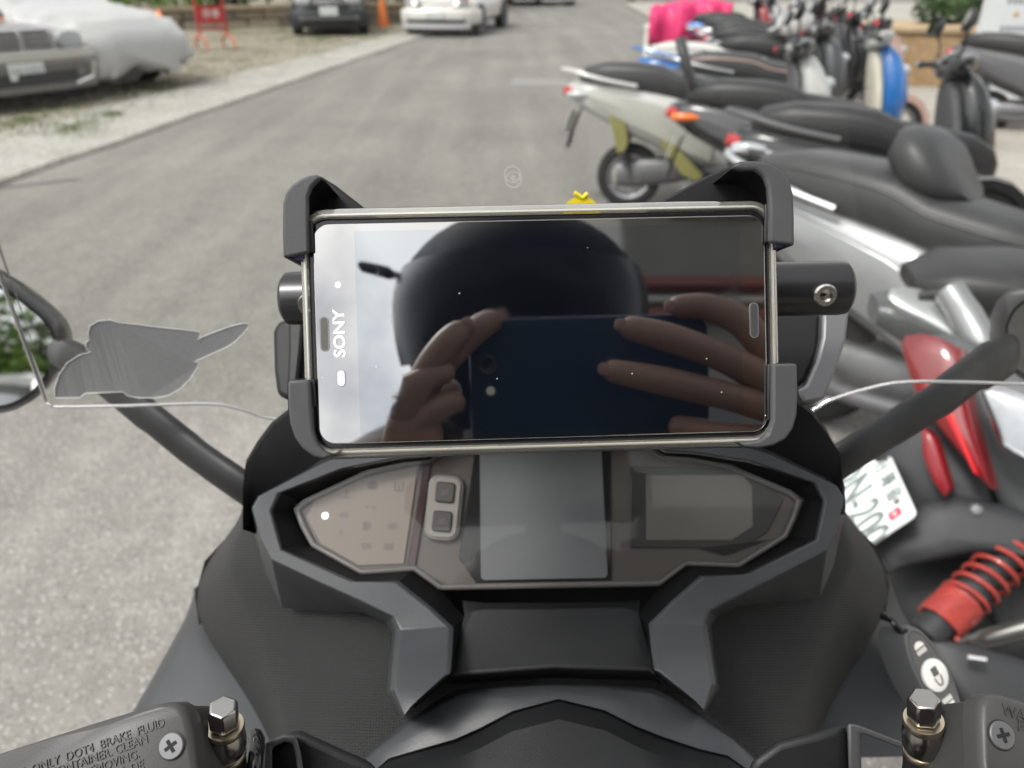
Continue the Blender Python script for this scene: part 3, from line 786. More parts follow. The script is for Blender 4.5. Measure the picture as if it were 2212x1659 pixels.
def scooter(label, loc, heading, body, front=None, inner=None, seat=M_SEAT, accent=None, rack=None, mirrors=True, lean=6.0, pad=False, plate=True, bar=M_BLACKB, parts=True, bolster=False, stripe=None, muffler=True):
    front = front or body; inner = inner or M_BLKP
    e = empty('scooter', loc, label, 'scooter', 'scooters parked in a row', R(heading))
    e.rotation_euler = (R(-lean), 0, R(heading))
    wheel(e, (0, 0, .215), .215, .10, spokes=5)
    wheel(e, (1.24, 0, .215), .215, .095, spokes=5)
    bm = bmesh.new()
    xloft(bm, [(-.44, .745, .05, .03), (-.40, .735, .10, .06), (-.30, .71, .14, .10), (-.15, .67, .165, .135), (.05, .615, .185, .17), (.25, .565, .195, .19), (.42, .51, .185, .19), (.54, .44, .165, .16), (.62, .36, .14, .08)], 24, 2.8)
    fin('body', bm, body, e, ang=55)
    for s in (-1, 1):   # side panel standing proud of the body
        bm = bmesh.new()
        rows = []
        for x, zc, hh, hw in ((-.38, .735, .025, .112), (-.2, .69, .06, .158), (0, .625, .085, .182), (.2, .565, .10, .196), (.38, .49, .105, .192), (.52, .41, .07, .172)):
            rows.append([Vector((x, s * hw, zc + hh)), Vector((x, s * (hw + .012), zc)), Vector((x, s * hw, zc - hh)), Vector((x, s * (hw - .03), zc - hh)), Vector((x, s * (hw - .03), zc + hh))])
        loft(bm, rows)
        fin('side_panel', bm, accent or body, e, ang=45, bev=.006)
    bm = bmesh.new()
    xloft(bm, [(-.36, .815, .06, .03), (-.31, .828, .115, .06), (-.18, .832, .155, .085), (.02, .822, .172, .095), (.16, .808, .175, .095), (.26, .775, .172, .085), (.42, .755, .160, .085), (.56, .735, .125, .08), (.65, .705, .07, .06), (.68, .68, .03, .03)], 24, 3.2)
    st = fin('seat', bm, seat, e, ang=60)
    for s in (-1, 1):
        bm = bmesh.new(); tube(bm, smooth_path([(-.33, s * .10, .845), (-.18, s * .150, .862), (.02, s * .168, .858), (.16, s * .171, .842), (.26, s * .168, .806), (.42, s * .156, .785), (.56, s * .122, .765), (.64, s * .07, .735)], 3), .0065 if stripe else .004, 6); fin('seat_piping', bm, stripe or M_SEATG, st)
    if bolster:
        bm = bmesh.new()
        loft(bm, [sring((x, 0, z), (0, w_, 0), (-.05 * 1, 0, h2), 20, 2.6) for x, z, w_, h2 in ((.12, .90, .11, .06), (.15, .93, .165, .10), (.20, .93, .172, .105), (.25, .92, .155, .09), (.28, .91, .10, .06))])
        fin('backrest', bm, M_SEATG, e, ang=60)
    bm = bmesh.new()
    loft(bm, [sring((x, 0, z), (0, hw, 0), (0, 0, .035), 16, 5) for x, z, hw in ((.48, .30, .13), (.6, .285, .16), (.85, .285, .165), (.98, .33, .15), (1.03, .42, .14))])
    fin('floorboard', bm, inner, e, ang=45)
    bm = bmesh.new()   # inner leg shield, swept up
    loft(bm, [sring((x, 0, z), (0, hw, 0), (.035, 0, 0), 18, 3.2) for x, z, hw in ((1.0, .34, .13), (1.02, .45, .19), (1.005, .6, .215), (.985, .74, .20), (.965, .86, .16), (.955, .93, .10))])
    ls = fin('leg_shield', bm, inner, e, ang=45)
    bm = bmesh.new()
    loft(bm, [sring((x, 0, z), (0, hw, 0), (dx, 0, 0), 18, 2.5) for x, z, hw, dx in ((1.09, .40, .10, .05), (1.10, .5, .185, .085), (1.10, .64, .215, .11), (1.075, .78, .205, .105), (1.04, .90, .165, .08), (1.01, .97, .10, .05))])
    fin('front_cowl', bm, front, e, ang=50)
    bm = bmesh.new(); lathe(bm, [(.02, 0), (.02, .006)], (.948, 0, .80), (-1, 0, 0), 14); fin('key_switch', bm, M_CHROME, ls)
    bm = bmesh.new(); tube(bm, [(.95, 0, .70), (.925, 0, .69), (.92, 0, .66), (.935, 0, .645)], .006, 6); fin('bag_hook', bm, M_BLKP, ls)
    bm = bmesh.new()   # front mudguard
    rings = []
    for i in range(9):
        a = R(-15 + 20 * i); rr = .255
        cpt = Vector((1.24 - math.cos(a) * rr * -1 * 0 + math.cos(a) * rr, 0, .215 + math.sin(a) * rr))
        rad = Vector((math.cos(a), 0, math.sin(a)))
        rings.append([cpt + Vector((0, -.068, 0)) - rad * .05, cpt + Vector((0, -.06, 0)), cpt + rad * .012, cpt + Vector((0, .06, 0)), cpt + Vector((0, .068, 0)) - rad * .05, cpt - rad * .006])
    loft(bm, rings)
    fin('front_mudguard', bm, front, e, ang=50)
    for s in (-1, 1):
        bm = bmesh.new(); tube(bm, [(1.24, s * .07, .215), (1.13, s * .06, .52)], .022, 8); fin('fork_leg', bm, M_ENG, e)
    # handlebar cover, bar ends
    bm = bmesh.new()
    loft(bm, [sring((.975 - .0 * y - .25 * abs(y) ** 1.5, y, 1.0 + .05 * abs(y)), (.075 * k, 0, .02), (0, 0, .058 * k), 16, 2.6) for y, k in ((-.20, .4), (-.17, .7), (-.1, .95), (0, 1.1), (.1, .95), (.17, .7), (.20, .4))])
    fin('handlebar_cover', bm, bar, e, ang=50)
    bm = bmesh.new(); loft(bm, [sring((.93 + dx, 0, 1.045), (0, .085 * k, 0), (.03, 0, .03 * k), 14, 3) for dx, k in ((-.025, .8), (0, 1), (.03, .7))]); fin('instrument', bm, M_DKGLASS, e)
    for s in (-1, 1):
        y0, y1 = s * .20, s * .345
        bm = bmesh.new(); tube(bm, [(.945, s * .18, 1.005), (.905, s * .24, 1.015), (.875, y1, 1.012)], .0165, 10); g_ = fin('grip', bm, M_BLKP, e)
        bm = bmesh.new(); tube(bm, [(.872, y1, 1.012), (.868, y1 + s * .018, 1.012)], .019, 10); fin('bar_end', bm, M_CHROME if random.random() < .6 else mat('bar_end_red', (.6, .03, .05), .4), g_)
        bm = bmesh.new(); tube(bm, [(.96, s * .2, 1.005), (.955, s * .28, 1.0), (.935, s * .345, .995)], [.008, .006, .006], 6); fin('brake_lever', bm, M_ENG, e)
        if mirrors:
            me_ = bpy.data.objects.new('mirror', None); COL.objects.link(me_); me_.parent = e; me_.empty_display_size = .03
            me_.location = (.90, s * .30, 1.20); me_.rotation_euler = (0, R(14), s * R(8))
            bm = bmesh.new(); tube(bm, smooth_path([(.045, -s * .10, -.19), (.04, -s * .08, -.10), (.02, -s * .02, -.04), (.015, 0, 0)], 3), .006, 8); fin('stem', bm, M_BLKP, me_)
            bm = bmesh.new(); loft(bm, [sring((dx, 0, 0), (0, .078 * k, 0), (0, 0, .05 * k), 20, 2.4) for dx, k in ((-.012, 1), (0, 1.03), (.02, .85), (.032, .4))]); fin('mirror_housing', bm, M_BLKP, me_)
            bm = bmesh.new(); loft(bm, [sring((-.0125, 0, 0), (0, .073, 0), (0, 0, .045), 20, 2.4), sring((-.0135, 0, 0), (0, .073, 0), (0, 0, .045), 20, 2.4)]); fin('mirror_glass', bm, M_MIR, me_, ang=20)
    bm = bmesh.new(); loft(bm, [sring((1.12 + dx, 0, .80), (0, .10 * k, 0), (.02, 0, .06 * k), 16) for dx, k in ((0, 1), (.04, .95), (.065, .6))]); fin('headlight', bm, M_LENS, e)
    # tail: lamp, signals, mudguard, plate
    bm = bmesh.new(); loft(bm, [sring((x, 0, z), (0, hw, 0), (0, 0, hh), 16, 3) for x, z, hw, hh in ((-.47, .73, .03, .015), (-.455, .735, .085, .03), (-.40, .735, .105, .035), (-.33, .72, .09, .03))]); fin('tail_light', bm, M_RED, e)
    for s in (-1, 1):
        bm = bmesh.new(); loft(bm, [sring((x, s * y, .715), (0, .022 * k, 0), (0, 0, .022 * k), 12) for x, y, k in ((-.43, .12, .5), (-.41, .125, 1), (-.34, .135, 1), (-.28, .135, .6))]); fin('turn_signal', bm, M_ORANGE if pad else M_LENS, e)
    bm = bmesh.new(); loft(bm, [sring((x, 0, z), (0, .07, 0), (.012 * a_, 0, .012), 12, 4) for x, z, a_ in ((-.30, .68, 1), (-.36, .60, 1), (-.40, .48, 1), (-.42, .38, 1))]); fin('rear_mudguard', bm, M_BLKP, e)
    if plate:
        pf = Plane(Vector((-.415, 0, .55)), Vector((-1, 0, .30)), Vector((0, -1, 0)))
        bm = bmesh.new(); rplate(bm, pf.mat(), .26, .14, .015, 0, .004); pl = fin('license_plate', bm, M_PLATEW, e)
        bm = bmesh.new()
        for k_ in range(6): rplate(bm, pf.mat(), .022, .07, .008, .0045, .006, 3, (-.09 + k_ * .036, -.02))
        fin('plate_characters', bm, M_PLATET, pl)
    # engine, cvt, muffler, shocks
    bm = bmesh.new(); xloft(bm, [(-.08, .22, .07, .08), (.05, .24, .085, .10), (.3, .27, .085, .09), (.5, .30, .07, .06)], 16, 3); fin('engine_case', bm, M_ENG, e, ang=45)
    if muffler:
     bm = bmesh.new(); tube(bm, smooth_path([(.35, -.12, .2), (.15, -.15, .2), (-.05, -.16, .26), (-.33, -.165, .33)], 4), [.03] * 4 + [.03, .045, .055, .06] + [.06, .06, .06, .06, .045], 14); fin('muffler', bm, M_GREYP, e)
     bm = bmesh.new(); tube(bm, [(-.28, -.215, .335), (-.05, -.215, .28)], .022, 8, sx=1.0); fin('muffler_guard', bm, M_CHROME, e)
    for s in (-1, 1):
        bm = bmesh.new(); p0, p1 = Vector((.0, s * .105, .24)), Vector((-.10, s * .10, .60))
        hp = []
        u_ = (p1 - p0).normalized(); a1 = u_.orthogonal().normalized(); a2 = u_.cross(a1)
        for i in range(7 * 10 + 1): hp.append(p0 + (p1 - p0) * (.12 + .7 * i / 70) + (a1 * math.cos(i * .628) + a2 * math.sin(i * .628)) * .028)
        tube(bm, hp, .006, 6); so = fin('shock_absorber', bm, M_RED if random.random() < .3 else M_BLKP, e)
        bm = bmesh.new(); tube(bm, [p0, p1], .013, 8); fin('damper_rod', bm, M_ENG, so)
    if rack:
        for s in (-1, 1):
            bm = bmesh.new(); tube(bm, smooth_path([(.02, s * .195, .775), (-.2, s * .185, .81), (-.40, s * .13, .855), (-.47, s * .06, .865)], 4), .0135, 8); fin('grab_rail', bm, rack, e)
        bm = bmesh.new(); tube(bm, [(-.47, -.05, .865), (-.475, 0, .866), (-.47, .05, .865)], .0135, 8); fin('grab_rail', bm, rack, e)
    if pad:
        bm = bmesh.new()
        loft(bm, [sring((x, 0, z), (0, hw, 0), (.028, 0, .008), 18, 2.6) for x, z, hw in ((-.33, .86, .10), (-.36, .93, .125), (-.395, 1.02, .115), (-.42, 1.09, .075), (-.43, 1.115, .03))])
        fin('backrest', bm, M_SEATG, e, ang=60)
    bm = bmesh.new(); tube(bm, [(.45, .10, .27), (.40, .24, .02)], .012, 8); fin('kickstand', bm, M_ENG, e)
    return e
def at_tail(x, y, heading):                # rear axle position for a tail tip at (x, y)
    return Vector((x, y, 0)) + h_(heading) * .45
BIG = scooter('silver scooter with chrome grab rails and a raised padded seat back', at_tail(.77, 2.78, -48), -48, M_SILVER, M_SILVER, M_GREYP, M_SEATG, accent=M_SILVER, rack=M_CHROME, bolster=True); BIG.scale = (1.03, 1.03, 1.0)
scooter('black scooter with a dark grab rail beyond the silver scooter', at_tail(1.0, 3.68, -18), -18, M_BLACKB, M_BLACKB, M_CREAM, M_SEAT, rack=M_GREYP)
scooter('black scooter with a grey leg shield and a tall padded backrest', at_tail(.86, 4.47, -14), -14, M_BLACKB, M_BLACKB, M_GREYP, M_SEAT, pad=True, accent=M_GREYP)
W5 = scooter('white and yellow green scooter with its tail towards the road', at_tail(.34, 5.3, -12), -12, M_WHITE, M_WHITE, M_GREYP, M_SEATG, accent=mat('pale_green_white', (.36, .36, .32), .35, coat=.5, var=.2, nscale=5), rack=M_WHITE, muffler=False)
scooter('blue scooter with a cream leg shield and a striped seat', at_tail(1.12, 6.02, -13), -13, M_DGREY, M_BLUE, M_CREAM, M_SEATG, stripe=M_PINKM, rack=M_SILVER, accent=M_WHITE, bar=M_WHITE)
scooter('blue tailed scooter with a white seat cover', at_tail(1.0, 6.8, -13), -13, M_BLUE, M_DGREY, M_BLKP, mat('seat_white_cover', (.5, .5, .48), .5), rack=M_BLUE)
scooter('black scooter with dusty pink trim carrying a white helmet', at_tail(1.75, 7.5, -14), -14, M_BLACKB, M_PINKM, M_BLACKB, M_SEAT, accent=M_PINKM)
for (x, y, a, b_, f_, i_, l_) in ((1.95, 8.6, -12, M_DGREY, M_BLACKB, M_BLACKB, 'dark grey scooter behind the white helmet'), (2.15, 9.5, -10, M_BLACKB, M_DGREY, M_GREYP, 'black scooter with dark grey nose in the middle of the row'), (2.25, 10.4, -12, M_SILVER, M_BLACKB, M_BLACKB, 'silver and black scooter near the pink covered one'), (2.3, 11.3, -12, M_BLUE, M_DGREY, M_BLKP, 'blue and grey scooter beside the pink covered one'), (2.5, 13.2, -12, M_BLACKB, M_SILVER, M_BLKP, 'black and silver scooter beyond the pink covered one'), (2.6, 14.2, -10, M_WHITE, M_BLACKB, M_BLKP, 'white scooter with black nose far down the row'), (4.1, 7.9, -35, M_GREYP, M_BLACKB, M_BLKP, 'grey scooter standing by the tan planter')):
    scooter(l_, at_tail(x, y, a), a, b_, f_, i_)
# scooter under a pink rain cover
pe = scooter('red scooter under a crumpled bright pink rain cover', at_tail(2.05, 12.3, -12), -12, mat('red_body', (.25, .015, .02), .3, coat=.6), None, None, mirrors=False)
bm = bmesh.new(); rings = []
for i in range(34):
    x = -.52 + 1.15 * i / 33
    zt = .93 + .10 * math.sin((x + .5) * 2.2) ; zl = .40 + .16 * noise.noise(Vector((x * 3, 0, 0))) + .12 * max(0, x)
    hw = .29 + .05 * math.sin(i * .6)
    if i in (0, 33): hw *= .6
    r = []
    for j in range(40):
        a = 2 * math.pi * j / 40; ca, sa = math.cos(a), math.sin(a)
        y = hw * math.copysign(abs(ca) ** .6, ca); z = (zt + zl) / 2 + (zt - zl) / 2 * math.copysign(abs(sa) ** .6, sa)
        p = Vector((x, y, z)); p += Vector((0, ca, sa)) * (noise.noise(p * 7) * .05 + noise.noise(p * 16) * .02)
        r.append(p)
    rings.append(r)
loft(bm, rings)
fin('rain_cover', bm, mat('pink_cover', (.62, .03, .14), .45, var=.12, nscale=8, bump=.4, bscale=20), pe, ang=80)
# open-face helmet on a seat
hp = at_tail(1.75, 7.5, -14) + h_(-14) * .25 + Vector((0, 0, .90))
he = wempty('helmet', hp, 'white open face helmet resting on a scooter seat', 'helmet')
bm = bmesh.new()
bmesh.ops.create_uvsphere(bm, u_segments=28, v_segments=18, radius=.135)
bmesh.ops.transform(bm, matrix=Matrix.Translation(hp + Vector((0, 0, .10))) @ Matrix.Rotation(R(-14), 4, 'Z') @ Matrix.Diagonal((1.12, .95, .98, 1)), verts=bm.verts)
bmesh.ops.bisect_plane(bm, geom=bm.verts[:] + bm.edges[:] + bm.faces[:], plane_co=hp + Vector((0, 0, .02)), plane_no=(.0, 0, -1), clear_outer=True)
fin('helmet_shell', bm, M_WHITE, he)
bm = bmesh.new(); tube(bm, [hp + Matrix.Rotation(R(-14), 3, 'Z') @ Vector((math.cos(a) * .15, math.sin(a) * .128, .025)) for a in [i * .2618 for i in range(25)]], .008, 6); fin('rim', bm, M_BLKP, he)
bm = bmesh.new(); pk = [hp + Matrix.Rotation(R(-14), 3, 'Z') @ Vector(v) for v in ((-.10, -.10, .10), (-.19, -.09, .055), (-.215, 0, .045), (-.19, .09, .055), (-.10, .10, .10))]; prism(bm, pk, (0, 0, .008)); fin('peak', bm, M_WHITE, he, bev=.003)

M_YG = mat('yellow_green_trim', (.21, .20, .07), .45, var=.2, nscale=10)
for s in (-1, 1):     # yellow-green lower trim of the white scooter
    bm = bmesh.new(); prism(bm, [Vector((x, s * .170, z)) for x, z in ((-.15, .60), (-.05, .61), (-.01, .44), (-.03, .38), (-.08, .37), (-.10, .46))], (0, -s * .02, 0)); fin('trim_panel', bm, M_YG, W5, bev=.006)
    bm = bmesh.new(); prism(bm, [Vector((x, s * .196, z)) for x, z in ((.12, .60), (.20, .59), (.30, .42), (.48, .26), (.44, .22), (.34, .26), (.22, .40))], (0, -s * .02, 0)); fin('trim_panel', bm, M_YG, W5, bev=.006)
# ================================================================ near scooter with the big red tail lamp
S1 = wempty('scooter', (1.2, 1.25, 0), 'dark grey scooter with a tall red tail lamp, white plate and red spring', 'scooter', 'scooters parked in a row')
hd1 = h_(-10); sd1 = Vector((hd1.y, -hd1.x, 0))         # heading, right-hand side (towards the viewer)
def pl1(x, y, d, n): return Plane(P(x, y, d), Vector(n), Vector((.6, -.8, 0)))
def slab(pl_, pts, th, nm, m, bev=.006, parent=S1, bulge=0.0):
    p = [pl_.at(*q) for q in pts]
    if not bulge:
        bm = bmesh.new(); prism(bm, p, -pl_.n * th)
    else:
        c = sum(p, Vector()) / len(p); bm = bmesh.new()
        loft(bm, [[c + (q - c) * k + pl_.n * z for q in p] for k, z in ((.35, bulge), (.7, bulge * .8), (.92, bulge * .4), (1.0, 0), (1.0, -th))])
    return fin(nm, bm, m, parent, bev=bev if not bulge else 0, seg=3, ang=45)
M_TAILG = mat('tail_grey', (.075, .080, .082), .38, coat=.3, var=.08)
pT = pl1(2030, 880, 1.42, (-.72, -.58, .38))
tl_ = slab(pT, [(1946, 745), (1956, 726), (1990, 720), (2030, 730), (2070, 752), (2078, 790), (2086, 850), (2104, 930), (2128, 1010), (2142, 1058), (2128, 1046), (2095, 1005), (2050, 950), (2010, 900), (1982, 862), (1962, 805)], .05, 'tail_light', mat('deep_red_lens', (.17, .003, .006), .12, var=.4, nscale=16, coat=1.0), bulge=.014)
slab(pT, [(1990, 920), (2018, 945), (2052, 1055), (2040, 1072), (2016, 1040), (1994, 985)], .03, 'reflector', mat('dark_red_lens', (.20, .012, .016), .25), parent=tl_, bulge=.006)
slab(pT, [(2040, 880), (2056, 872), (2120, 1028), (2108, 1020)], -.016, 'lamp_strip', mat('bright_red_strip', (.5, .006, .012), .2), parent=tl_, bev=.002)
pC = pl1(2175, 895, 1.33, (-.42, -.82, .38))
tg_ = slab(pC, [(2118, 842), (2130, 834), (2160, 838), (2212, 858), (2330, 900), (2330, 1010), (2212, 990), (2172, 968), (2160, 930), (2140, 885)], .03, 'turn_signal', M_LENS, bulge=.012)
bm = bmesh.new(); tube(bm, [pC.at(*p, .006) for p in ((2120, 842), (2145, 905), (2168, 962), (2212, 986), (2330, 1006))], .004, 8); fin('lens_rib', bm, M_CHROME, tg_)
bm = bmesh.new(); tube(bm, [pC.at(*p, .004) for p in ((2120, 840), (2165, 842), (2230, 866), (2330, 900))], .004, 8); fin('lens_rib', bm, M_CHROME, tg_)
pB = pl1(2110, 950, 1.47, (-.50, -.76, .40))
slab(pB, [(1985, 726), (2060, 722), (2120, 745), (2212, 800), (2420, 850), (2420, 1240), (2290, 1200), (2212, 1150), (2160, 1098), (2128, 1040), (2090, 930), (2060, 840)], .20, 'tail_body', M_TAILG, bulge=.03)
slab(pl1(1990, 1000, 1.50, (-.6, -.62, .5)), [(1880, 985), (1925, 930), (1968, 850), (2040, 900), (2130, 1040), (2150, 1110), (2040, 1130), (1965, 1120), (1930, 1040)], .10, 'plate_holder', M_BLKP, bulge=.02)
# silver grab handle wing over the tail
pW = pl1(2020, 680, 1.60, (-.20, -.55, .80))
gw = slab(pW, [(1918, 642), (1924, 624), (1950, 618), (1990, 626), (2060, 655), (2110, 700), (2130, 742), (2112, 752), (2060, 728), (1990, 690), (1940, 664)], .025, 'grab_handle', mat('grab_silver', (.30, .31, .31), .3, metal=.5, coat=.4), bulge=.006)
bm = bmesh.new(); tube(bm, smooth_path([P(2052, 630, 1.58), P(2085, 680, 1.55), P(2118, 740, 1.52), P(2135, 775, 1.52)], 4), [.030] * 4 + [.032] * 8 + [.028], 14); fin('grab_tube', bm, M_SILVER, gw)
bm = bmesh.new(); tube(bm, [P(1985, 640, 1.62), P(2040, 632, 1.60)], .010, 10); fin('grab_tube', bm, M_BLKP, gw)
# seat and side body going forward
o1 = P(2090, 640, 1.72)
bm = bmesh.new()
rr1 = []
for t, dz, hw, hh in ((-.10, .0, .07, .02), (-.02, .01, .12, .05), (.15, .0, .15, .065), (.4, -.03, .15, .07), (.62, -.06, .12, .06), (.72, -.09, .06, .04)):
    rr1.append(sring(o1 + hd1 * t - sd1 * .10 + Vector((0, 0, dz)), sd1 * hw, Vector((0, 0, hh)), 20, 3))
loft(bm, rr1); fin('seat', bm, M_SEAT, S1, ang=60)
bm = bmesh.new(); rr1 = []
for t, z, hw, hh in ((-.16, .72, .05, .03), (-.05, .70, .12, .07), (.1, .66, .15, .11), (.35, .56, .16, .15), (.6, .46, .15, .13), (.7, .38, .13, .08)):
    rr1.append(sring(Vector((o1.x, o1.y, 0)) + hd1 * t - sd1 * .10 + Vector((0, 0, z)), sd1 * hw, Vector((0, 0, hh)), 20, 2.8))
loft(bm, rr1); fin('body', bm, M_TAILG, S1, ang=55)
# black rear mudguard, inner guard
pF = pl1(2050, 1190, 1.42, (-.35, -.70, .62))
slab(pF, [(1888, 1178), (1930, 1150), (1990, 1090), (2060, 1070), (2140, 1082), (2420, 1180), (2420, 1260), (2212, 1206), (2100, 1196), (1990, 1218), (1920, 1232)], .03, 'rear_mudguard', M_BLKP, bulge=.02)
bm = bmesh.new(); lathe(bm, [(.012, 0), (.012, .006), (.008, .010), (0, .011)], pF.at(2108, 1102, .012), pF.n, 18); fin('mudguard_bolt', bm, M_ENG, S1)
pI = pl1(2050, 1290, 1.55, (-.30, -.75, .60))
slab(pI, [(1900, 1215), (1990, 1200), (2212, 1185), (2420, 1200), (2420, 1700), (2120, 1640), (2020, 1480), (1930, 1320)], .15, 'inner_guard', mat('guard_black', (.016, .017, .018), .6), bulge=.03)
slab(pl1(2150, 1470, 1.30, (-.2, -.7, .7)), [(2000, 1380), (2080, 1386), (2260, 1440), (2420, 1480), (2420, 1720), (2200, 1660), (2100, 1560)], .03, 'engine_cover', M_BLKP, bulge=.02)
bm = bmesh.new(); tube(bm, smooth_path([P(2070, 1392, 1.42), P(2110, 1384, 1.40), P(2180, 1366, 1.37), P(2320, 1330, 1.32)], 4), [.014] * 5 + [.017] * 8, 14); fin('exhaust_pipe', bm, mat('exhaust_steel', (.28, .275, .26), .3, metal=.9, var=.15), S1)
bm = bmesh.new(); tube(bm, [P(2090, 1422, 1.27), P(2130, 1428, 1.26)], .007, 8); fin('kick_lever', bm, M_CHROME, S1)
slab(pl1(2190, 1300, 1.45, (-.3, -.8, .5)), [(2140, 1300), (2175, 1270), (2190, 1350), (2160, 1372)], .02, 'shock_bracket', M_BLKP)
# red coil spring and its damper
sa, sb_ = P(2205, 1180, 1.40), P(2022, 1352, 1.36)
u_ = (sb_ - sa).normalized(); a1 = u_.orthogonal().normalized(); a2 = u_.cross(a1); hp = []; ph = 0.0
Ls = (sb_ - sa).length
N_ = 260
for i in range(N_ + 1):
    t = i / N_
    turns = 5.6 * min(t / .68, 1) + 8.5 * max(0, (t - .68) / .32)
    hp.append(sa + u_ * Ls * (.05 + .93 * t) + (a1 * math.cos(turns * 6.2832) + a2 * math.sin(turns * 6.2832)) * .037)
bm = bmesh.new(); tube(bm, hp, .0042, 8); sh = fin('shock_spring', bm, mat('spring_red', (.33, .04, .03), .45, var=.3, nscale=40, coat=.3), S1)
bm = bmesh.new(); tube(bm, [sa - u_ * .03, sa + u_ * Ls * .55], .022, 16); tube(bm, [sa + u_ * Ls * .5, sb_ + u_ * .03], .030, 16); fin('damper_body', bm, M_BLKP, sh)
bm = bmesh.new(); lathe(bm, [(.036, -.02), (.042, -.012), (.042, .012), (.03, .02)], sa, u_, 24); fin('spring_cap', bm, M_BLKP, sh)
# number plate
A = P(1981, 1112, 1.36)
T = Vector((math.sin(R(-10)) * 1.0, -math.cos(R(-10)), 0)).normalized()     # reading direction (towards the viewer)
upv = (hd1 * .62 + Vector((0, 0, .78))).normalized()
upv = (upv - T * upv.dot(T)).normalized()
nn = T.cross(upv)
PMx = Matrix(((T.x, upv.x, nn.x, 0), (T.y, upv.y, nn.y, 0), (T.z, upv.z, nn.z, 0), (0, 0, 0, 1)))
pw, ph_ = .26, .14
ctr_ = A - T * pw / 2 - upv * ph_ / 2
PMx = Matrix.Translation(ctr_) @ PMx
bm = bmesh.new(); rplate(bm, PMx, pw, ph_, .014, -.002, .0); plt = fin('license_plate', bm, mat('plate_enamel', (.74, .78, .76), .3, var=.04), S1)
bm = bmesh.new(); rr_ = rrect(pw - .006, ph_ - .006, .012, 5); tube(bm, [PMx @ Vector((x, y, .0005)) for x, y in rr_ + [rr_[0]]], .0022, 6); fin('plate_edge', bm, mat('plate_enamel', (.74, .78, .76), .3), plt)
M_PT = mat('plate_paint', (.16, .19, .18), .5, var=.35, nscale=90)
text_ob('plate_characters', 'ON-200', .098, PMx @ Matrix.Translation((.004, -.022, .0012)), M_PT, plt, .0012, 'CENTER', .0012, 0, .78)
text_ob('plate_characters', '台 灣 省', .036, PMx @ Matrix.Translation((.0, .045, .0012)), M_PT, plt, .0008, 'CENTER', .0004, 0, 1.0)
for x in (-.075, .07):
    bm = bmesh.new(); lathe(bm, [(.007, 0), (.007, .002), (.004, .004)], PMx @ Vector((x, .047, 0)), nn, 16); fin('plate_bolt', bm, mat('rusty_bolt', (.16, .14, .11), .6, metal=.5), plt)
bm = bmesh.new(); rplate(bm, PMx @ Matrix.Rotation(R(4), 4, 'Z'), .024, .026, .002, .0004, .0012, 2, (.098, .028)); rs = fin('inspection_sticker', bm, mat('pink_red_sticker', (.65, .05, .10), .5), plt)
bm = bmesh.new(); rplate(bm, PMx @ Matrix.Rotation(R(4), 4, 'Z'), .007, .008, .001, .0012, .0016, 2, (.098, .028)); fin('sticker_mark', bm, mat('sticker_pale', (.8, .6, .55), .5), rs)
wh = wheel(S1, Vector((1.2, 1.28, .23)), .23, .11); wh.rotation_euler.z = R(-10); wh.matrix_parent_inverse = Matrix.Translation(-Vector(S1.location))
wh = wheel(S1, Vector((1.2, 1.28, .23)) + hd1 * 1.25, .23, .11); wh.rotation_euler.z = R(-10); wh.matrix_parent_inverse = Matrix.Translation(-Vector(S1.location))
bm = bmesh.new(); f0 = Vector((1.2, 1.28, 0)) + hd1 * 1.15
loft(bm, [sring(f0 + hd1 * dx + Vector((0, 0, z)), sd1 * hw, hd1 * .09, 18, 2.6) for dx, z, hw in ((.0, .32, .14), (.0, .5, .2), (-.03, .7, .2), (-.08, .92, .14), (-.12, 1.0, .08))]); fin('front_cowl', bm, M_TAILG, S1)
bm = bmesh.new(); loft(bm, [sring(f0 + hd1 * t + Vector((0, 0, .29)), sd1 * .15, Vector((0, 0, .04)), 16, 4) for t in (-.62, -.3, .0)]); fin('floorboard', bm, M_BLKP, S1)
bm = bmesh.new(); hb = f0 - hd1 * .16 + Vector((0, 0, 1.02)); tube(bm, [hb - sd1 * .34 - hd1 * .06, hb - sd1 * .12, hb + sd1 * .12, hb + sd1 * .34 - hd1 * .06], [.017, .03, .03, .017], 10); fin('handlebar', bm, M_BLKP, S1)
# ================================================================ the ridden maxi scooter (built round the rider's view)
BK = wempty('motor_scooter', (0.0, 0.15, 0.0), 'matt black maxi scooter whose dashboard, windscreen and brake reservoirs fill the foreground', 'motor scooter')
M_MATT = mat('matt_black', (.013, .0135, .0145), .44, var=.2, nscale=40, bump=.10, bscale=1400, spec=.3, rvar=.2)
M_SATIN = mat('satin_black', (.033, .035, .0385), .36, var=.18, nscale=35, bump=.08, bscale=1500, spec=.5, rvar=.2)
M_GLOSSB = mat('gloss_black', (.008, .008, .009), .12, var=.1, spec=.6)
M_TEX = mat('pebbled_black', (.027, .0275, .028), .5, var=.18, nscale=30, spec=.28, rvar=.2)
n, l, b = nd(M_TEX)                       # small diamond emboss
tc = n.new('ShaderNodeTexCoord'); mp = n.new('ShaderNodeMapping'); mp.inputs['Rotation'].default_value = (R(-47), 0, 0); mp.inputs['Scale'].default_value = (640, 640, 640)
ck = n.new('ShaderNodeTexWave'); ck.wave_type = 'BANDS'; ck.bands_direction = 'X'; ck.inputs['Scale'].default_value = .32
ck2 = n.new('ShaderNodeTexWave'); ck2.wave_type = 'BANDS'; ck2.bands_direction = 'Y'; ck2.inputs['Scale'].default_value = .32
l.new(tc.outputs['Object'], mp.inputs[0]); l.new(mp.outputs[0], ck.inputs[0]); l.new(mp.outputs[0], ck2.inputs[0])
